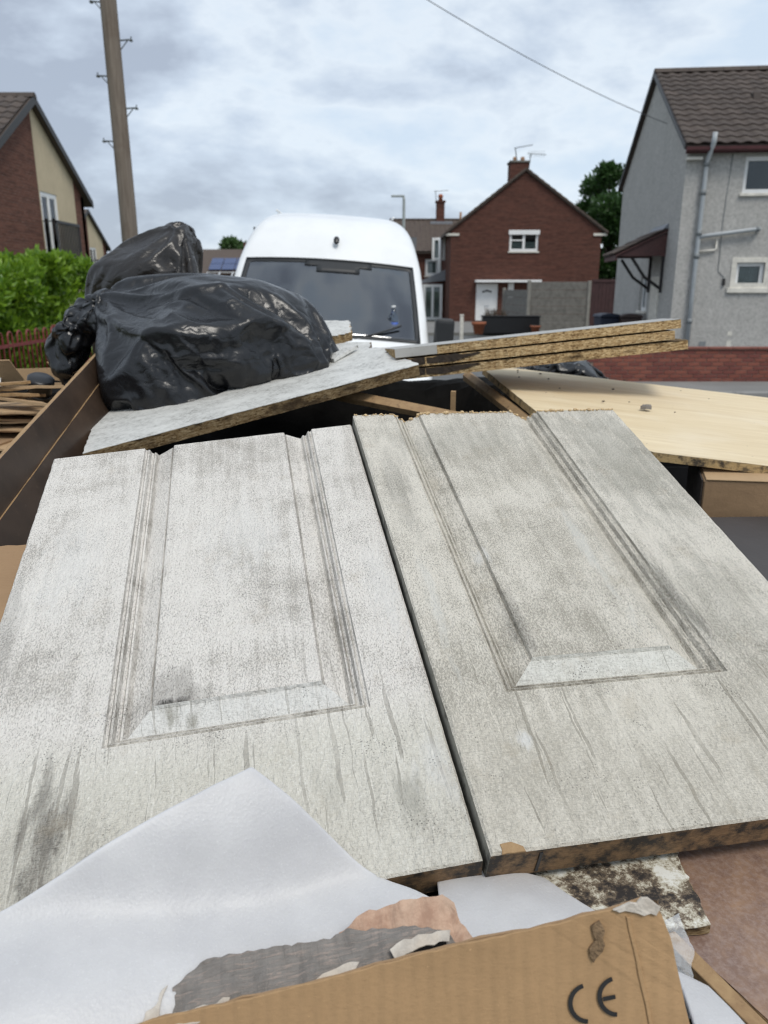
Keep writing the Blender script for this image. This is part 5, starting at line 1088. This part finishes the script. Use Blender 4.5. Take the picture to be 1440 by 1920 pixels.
def ridged(P, sc, seed, stretch=None, ax=None):
    """sharp folds: 1-|noise|, optionally drawn out along an axis"""
    Q = P * sc
    if ax is not None:
        a = np.array(ax) / np.linalg.norm(ax); Q = Q - np.outer(Q @ a, a) * (1 - 1 / stretch)
    W = np.stack([nfield(P, sc * .6, seed + 21), nfield(P, sc * .6, seed + 22), nfield(P, sc * .6, seed + 23)], 1) * .55
    return 1 - 2 * np.abs(nfield(Q + W, 1, seed))
def normals(V, F):
    N = np.zeros_like(V); T = np.array(F)
    fn = np.cross(V[T[:, 1]] - V[T[:, 0]], V[T[:, 2]] - V[T[:, 0]])
    for k in range(T.shape[1]): np.add.at(N, T[:, k], fn)
    return N / (np.linalg.norm(N, axis=1)[:, None] + 1e-9)
def bag(name, label, hulls, mat, seed=1, vox=.0105, grow=.23, frames=24, floor=None, axis=(.8, .3, -.5), a1=.12, press=-1.8):
    """film bag: a slack closed sheet is dropped and drawn on to a lumpy load, then frozen as a mesh"""
    V, F = blob(hulls, vox, 3); N = normals(V, F)
    d = a1 * (.6 * ridged(V, 6.5, seed, 2.0, axis) + .5 * nfield(V, 5.0, seed + 9) + .25 * ridged(V, 12, seed + 4, 1.5, axis) - .75)
    inner = bpy.data.objects.new('load_core', me_np(V + N * np.minimum(d, -.004)[:, None], F.tolist())); COL.objects.link(inner)
    inner.modifiers.new('c', 'COLLISION'); inner.collision.thickness_outer = .004; inner.collision.cloth_friction = 8; inner.collision.use_culling = False
    W = V + N * (.004 + .016 * nfield(V, 8, seed))[:, None]
    o = bpy.data.objects.new('tmp_cloth', me_np(W, F.tolist())); COL.objects.link(o)
    m = o.modifiers.new('c', 'CLOTH'); s = m.settings
    s.quality = 4; s.mass = .10; s.tension_stiffness = 30; s.compression_stiffness = 30; s.shear_stiffness = 12; s.bending_stiffness = .03; s.shrink_min = -grow; s.shrink_max = -grow; s.air_damping = 1.5
    s.use_pressure = True; s.uniform_pressure_force = press
    m.collision_settings.distance_min = .004; m.collision_settings.collision_quality = 2; m.collision_settings.use_self_collision = False
    m.point_cache.frame_start = 1; m.point_cache.frame_end = frames; scene.frame_start = 1; scene.frame_end = frames
    for k in range(1, frames + 1): scene.frame_set(k)
    dg = bpy.context.evaluated_depsgraph_get(); ev = o.evaluated_get(dg); m2 = ev.to_mesh()
    X = np.empty(len(m2.vertices) * 3); m2.vertices.foreach_get('co', X); X = X.reshape(-1, 3).copy(); ev.to_mesh_clear()
    bpy.data.objects.remove(o); bpy.data.objects.remove(inner); scene.frame_set(1)
    if np.isnan(X).any() or np.abs(X - W).max() > .35: X = W
    if floor is not None: s_ = (X - floor[0]) @ floor[1]; X = X + np.outer(np.maximum(0, -s_), floor[1])
    o = link(name, me_np(X, F.tolist(), True), mat); mm = o.modifiers.new('s', 'SUBSURF'); mm.levels = 1; mm.render_levels = 1
    return tag(o, label, 'bag')
fl_p = np.array([-.647, 1.62, 1.4595]); fl_n = np.array([-.137, -.102, .985])
B1 = [(-.731, 1.98, 1.487), (-.576, 1.97, 1.497), (-.338, 2.04, 1.533), (-.18, 2.16, 1.587), (-.178, 2.28, 1.722), (-.176, 2.22, 1.655), (-.205, 2.32, 1.758), (-.363, 2.28, 1.822), (-.456, 2.15, 1.822), (-.78, 2.42, 1.83), (-.645, 2.5, 1.845), (-.48, 2.5, 1.838), (-.333, 2.5, 1.80), (-.749, 2.12, 1.718), (-.73, 2.0, 1.589), (-.514, 1.98, 1.727), (-.37, 2.05, 1.724), (-.257, 2.12, 1.708), (-.626, 1.99, 1.69), (-.18, 2.5, 1.63), (-.76, 2.5, 1.52)]
B1b = [(-.961, 2.30, 1.733), (-.955, 2.36, 1.772), (-.902, 2.42, 1.80), (-.752, 2.42, 1.80), (-.681, 2.20, 1.73), (-.716, 2.22, 1.665), (-.809, 2.25, 1.655), (-.924, 2.28, 1.689), (-.70, 2.44, 1.70)]
B1c = [(-.999, 2.30, 1.62), (-.975, 2.30, 1.69), (-.921, 2.36, 1.73), (-.84, 2.30, 1.70), (-.866, 2.28, 1.651), (-.892, 2.28, 1.56), (-.933, 2.28, 1.50), (-.973, 2.28, 1.536), (-.90, 2.22, 1.657), (-.93, 2.42, 1.60)]
bag('bin_bag', 'big bulging black bin bag resting on the white chipboard shelf', [B1, B1b, B1c], M_bag, 3, floor=(fl_p, fl_n))
B2 = [(-.985, 2.70, 1.85), (-.965, 2.70, 1.915), (-.90, 2.72, 1.945), (-.702, 2.80, 2.045), (-.665, 2.80, 2.035), (-.620, 2.80, 1.98), (-.622, 2.78, 1.871), (-.618, 2.76, 1.78), (-.718, 2.62, 1.90), (-.68, 2.62, 1.92), (-.818, 2.60, 1.85), (-.904, 2.62, 1.76), (-.61, 2.66, 1.75), (-.95, 2.72, 1.45), (-.62, 2.72, 1.45), (-.70, 2.98, 1.90), (-.90, 2.95, 1.80), (-.65, 2.95, 1.45), (-.95, 2.95, 1.45)]
bag('bin_bag', 'smaller brownish black bin bag slumped on the heap behind the big one', [B2], M_bag2, 9, floor=(np.array([0, 0, 1.46]), np.array([0, 0, 1.0])), axis=(.8, 0, .55))
B3 = [(.43, 2.85, 1.525), (.554, 2.90, 1.57), (.744, 2.95, 1.575), (.837, 2.95, 1.54), (.885, 2.90, 1.47), (.64, 2.72, 1.55), (.74, 2.72, 1.50), (.43, 2.75, 1.25), (.92, 2.80, 1.25), (.88, 3.0, 1.25), (.45, 3.0, 1.25), (.6, 3.0, 1.53)]
bag('bin_bag', 'glossy black bin bag half hidden behind the chipboard planks', [B3], M_bag, 15, floor=(np.array([0, 0, 1.25]), np.array([0, 0, 1.0])))
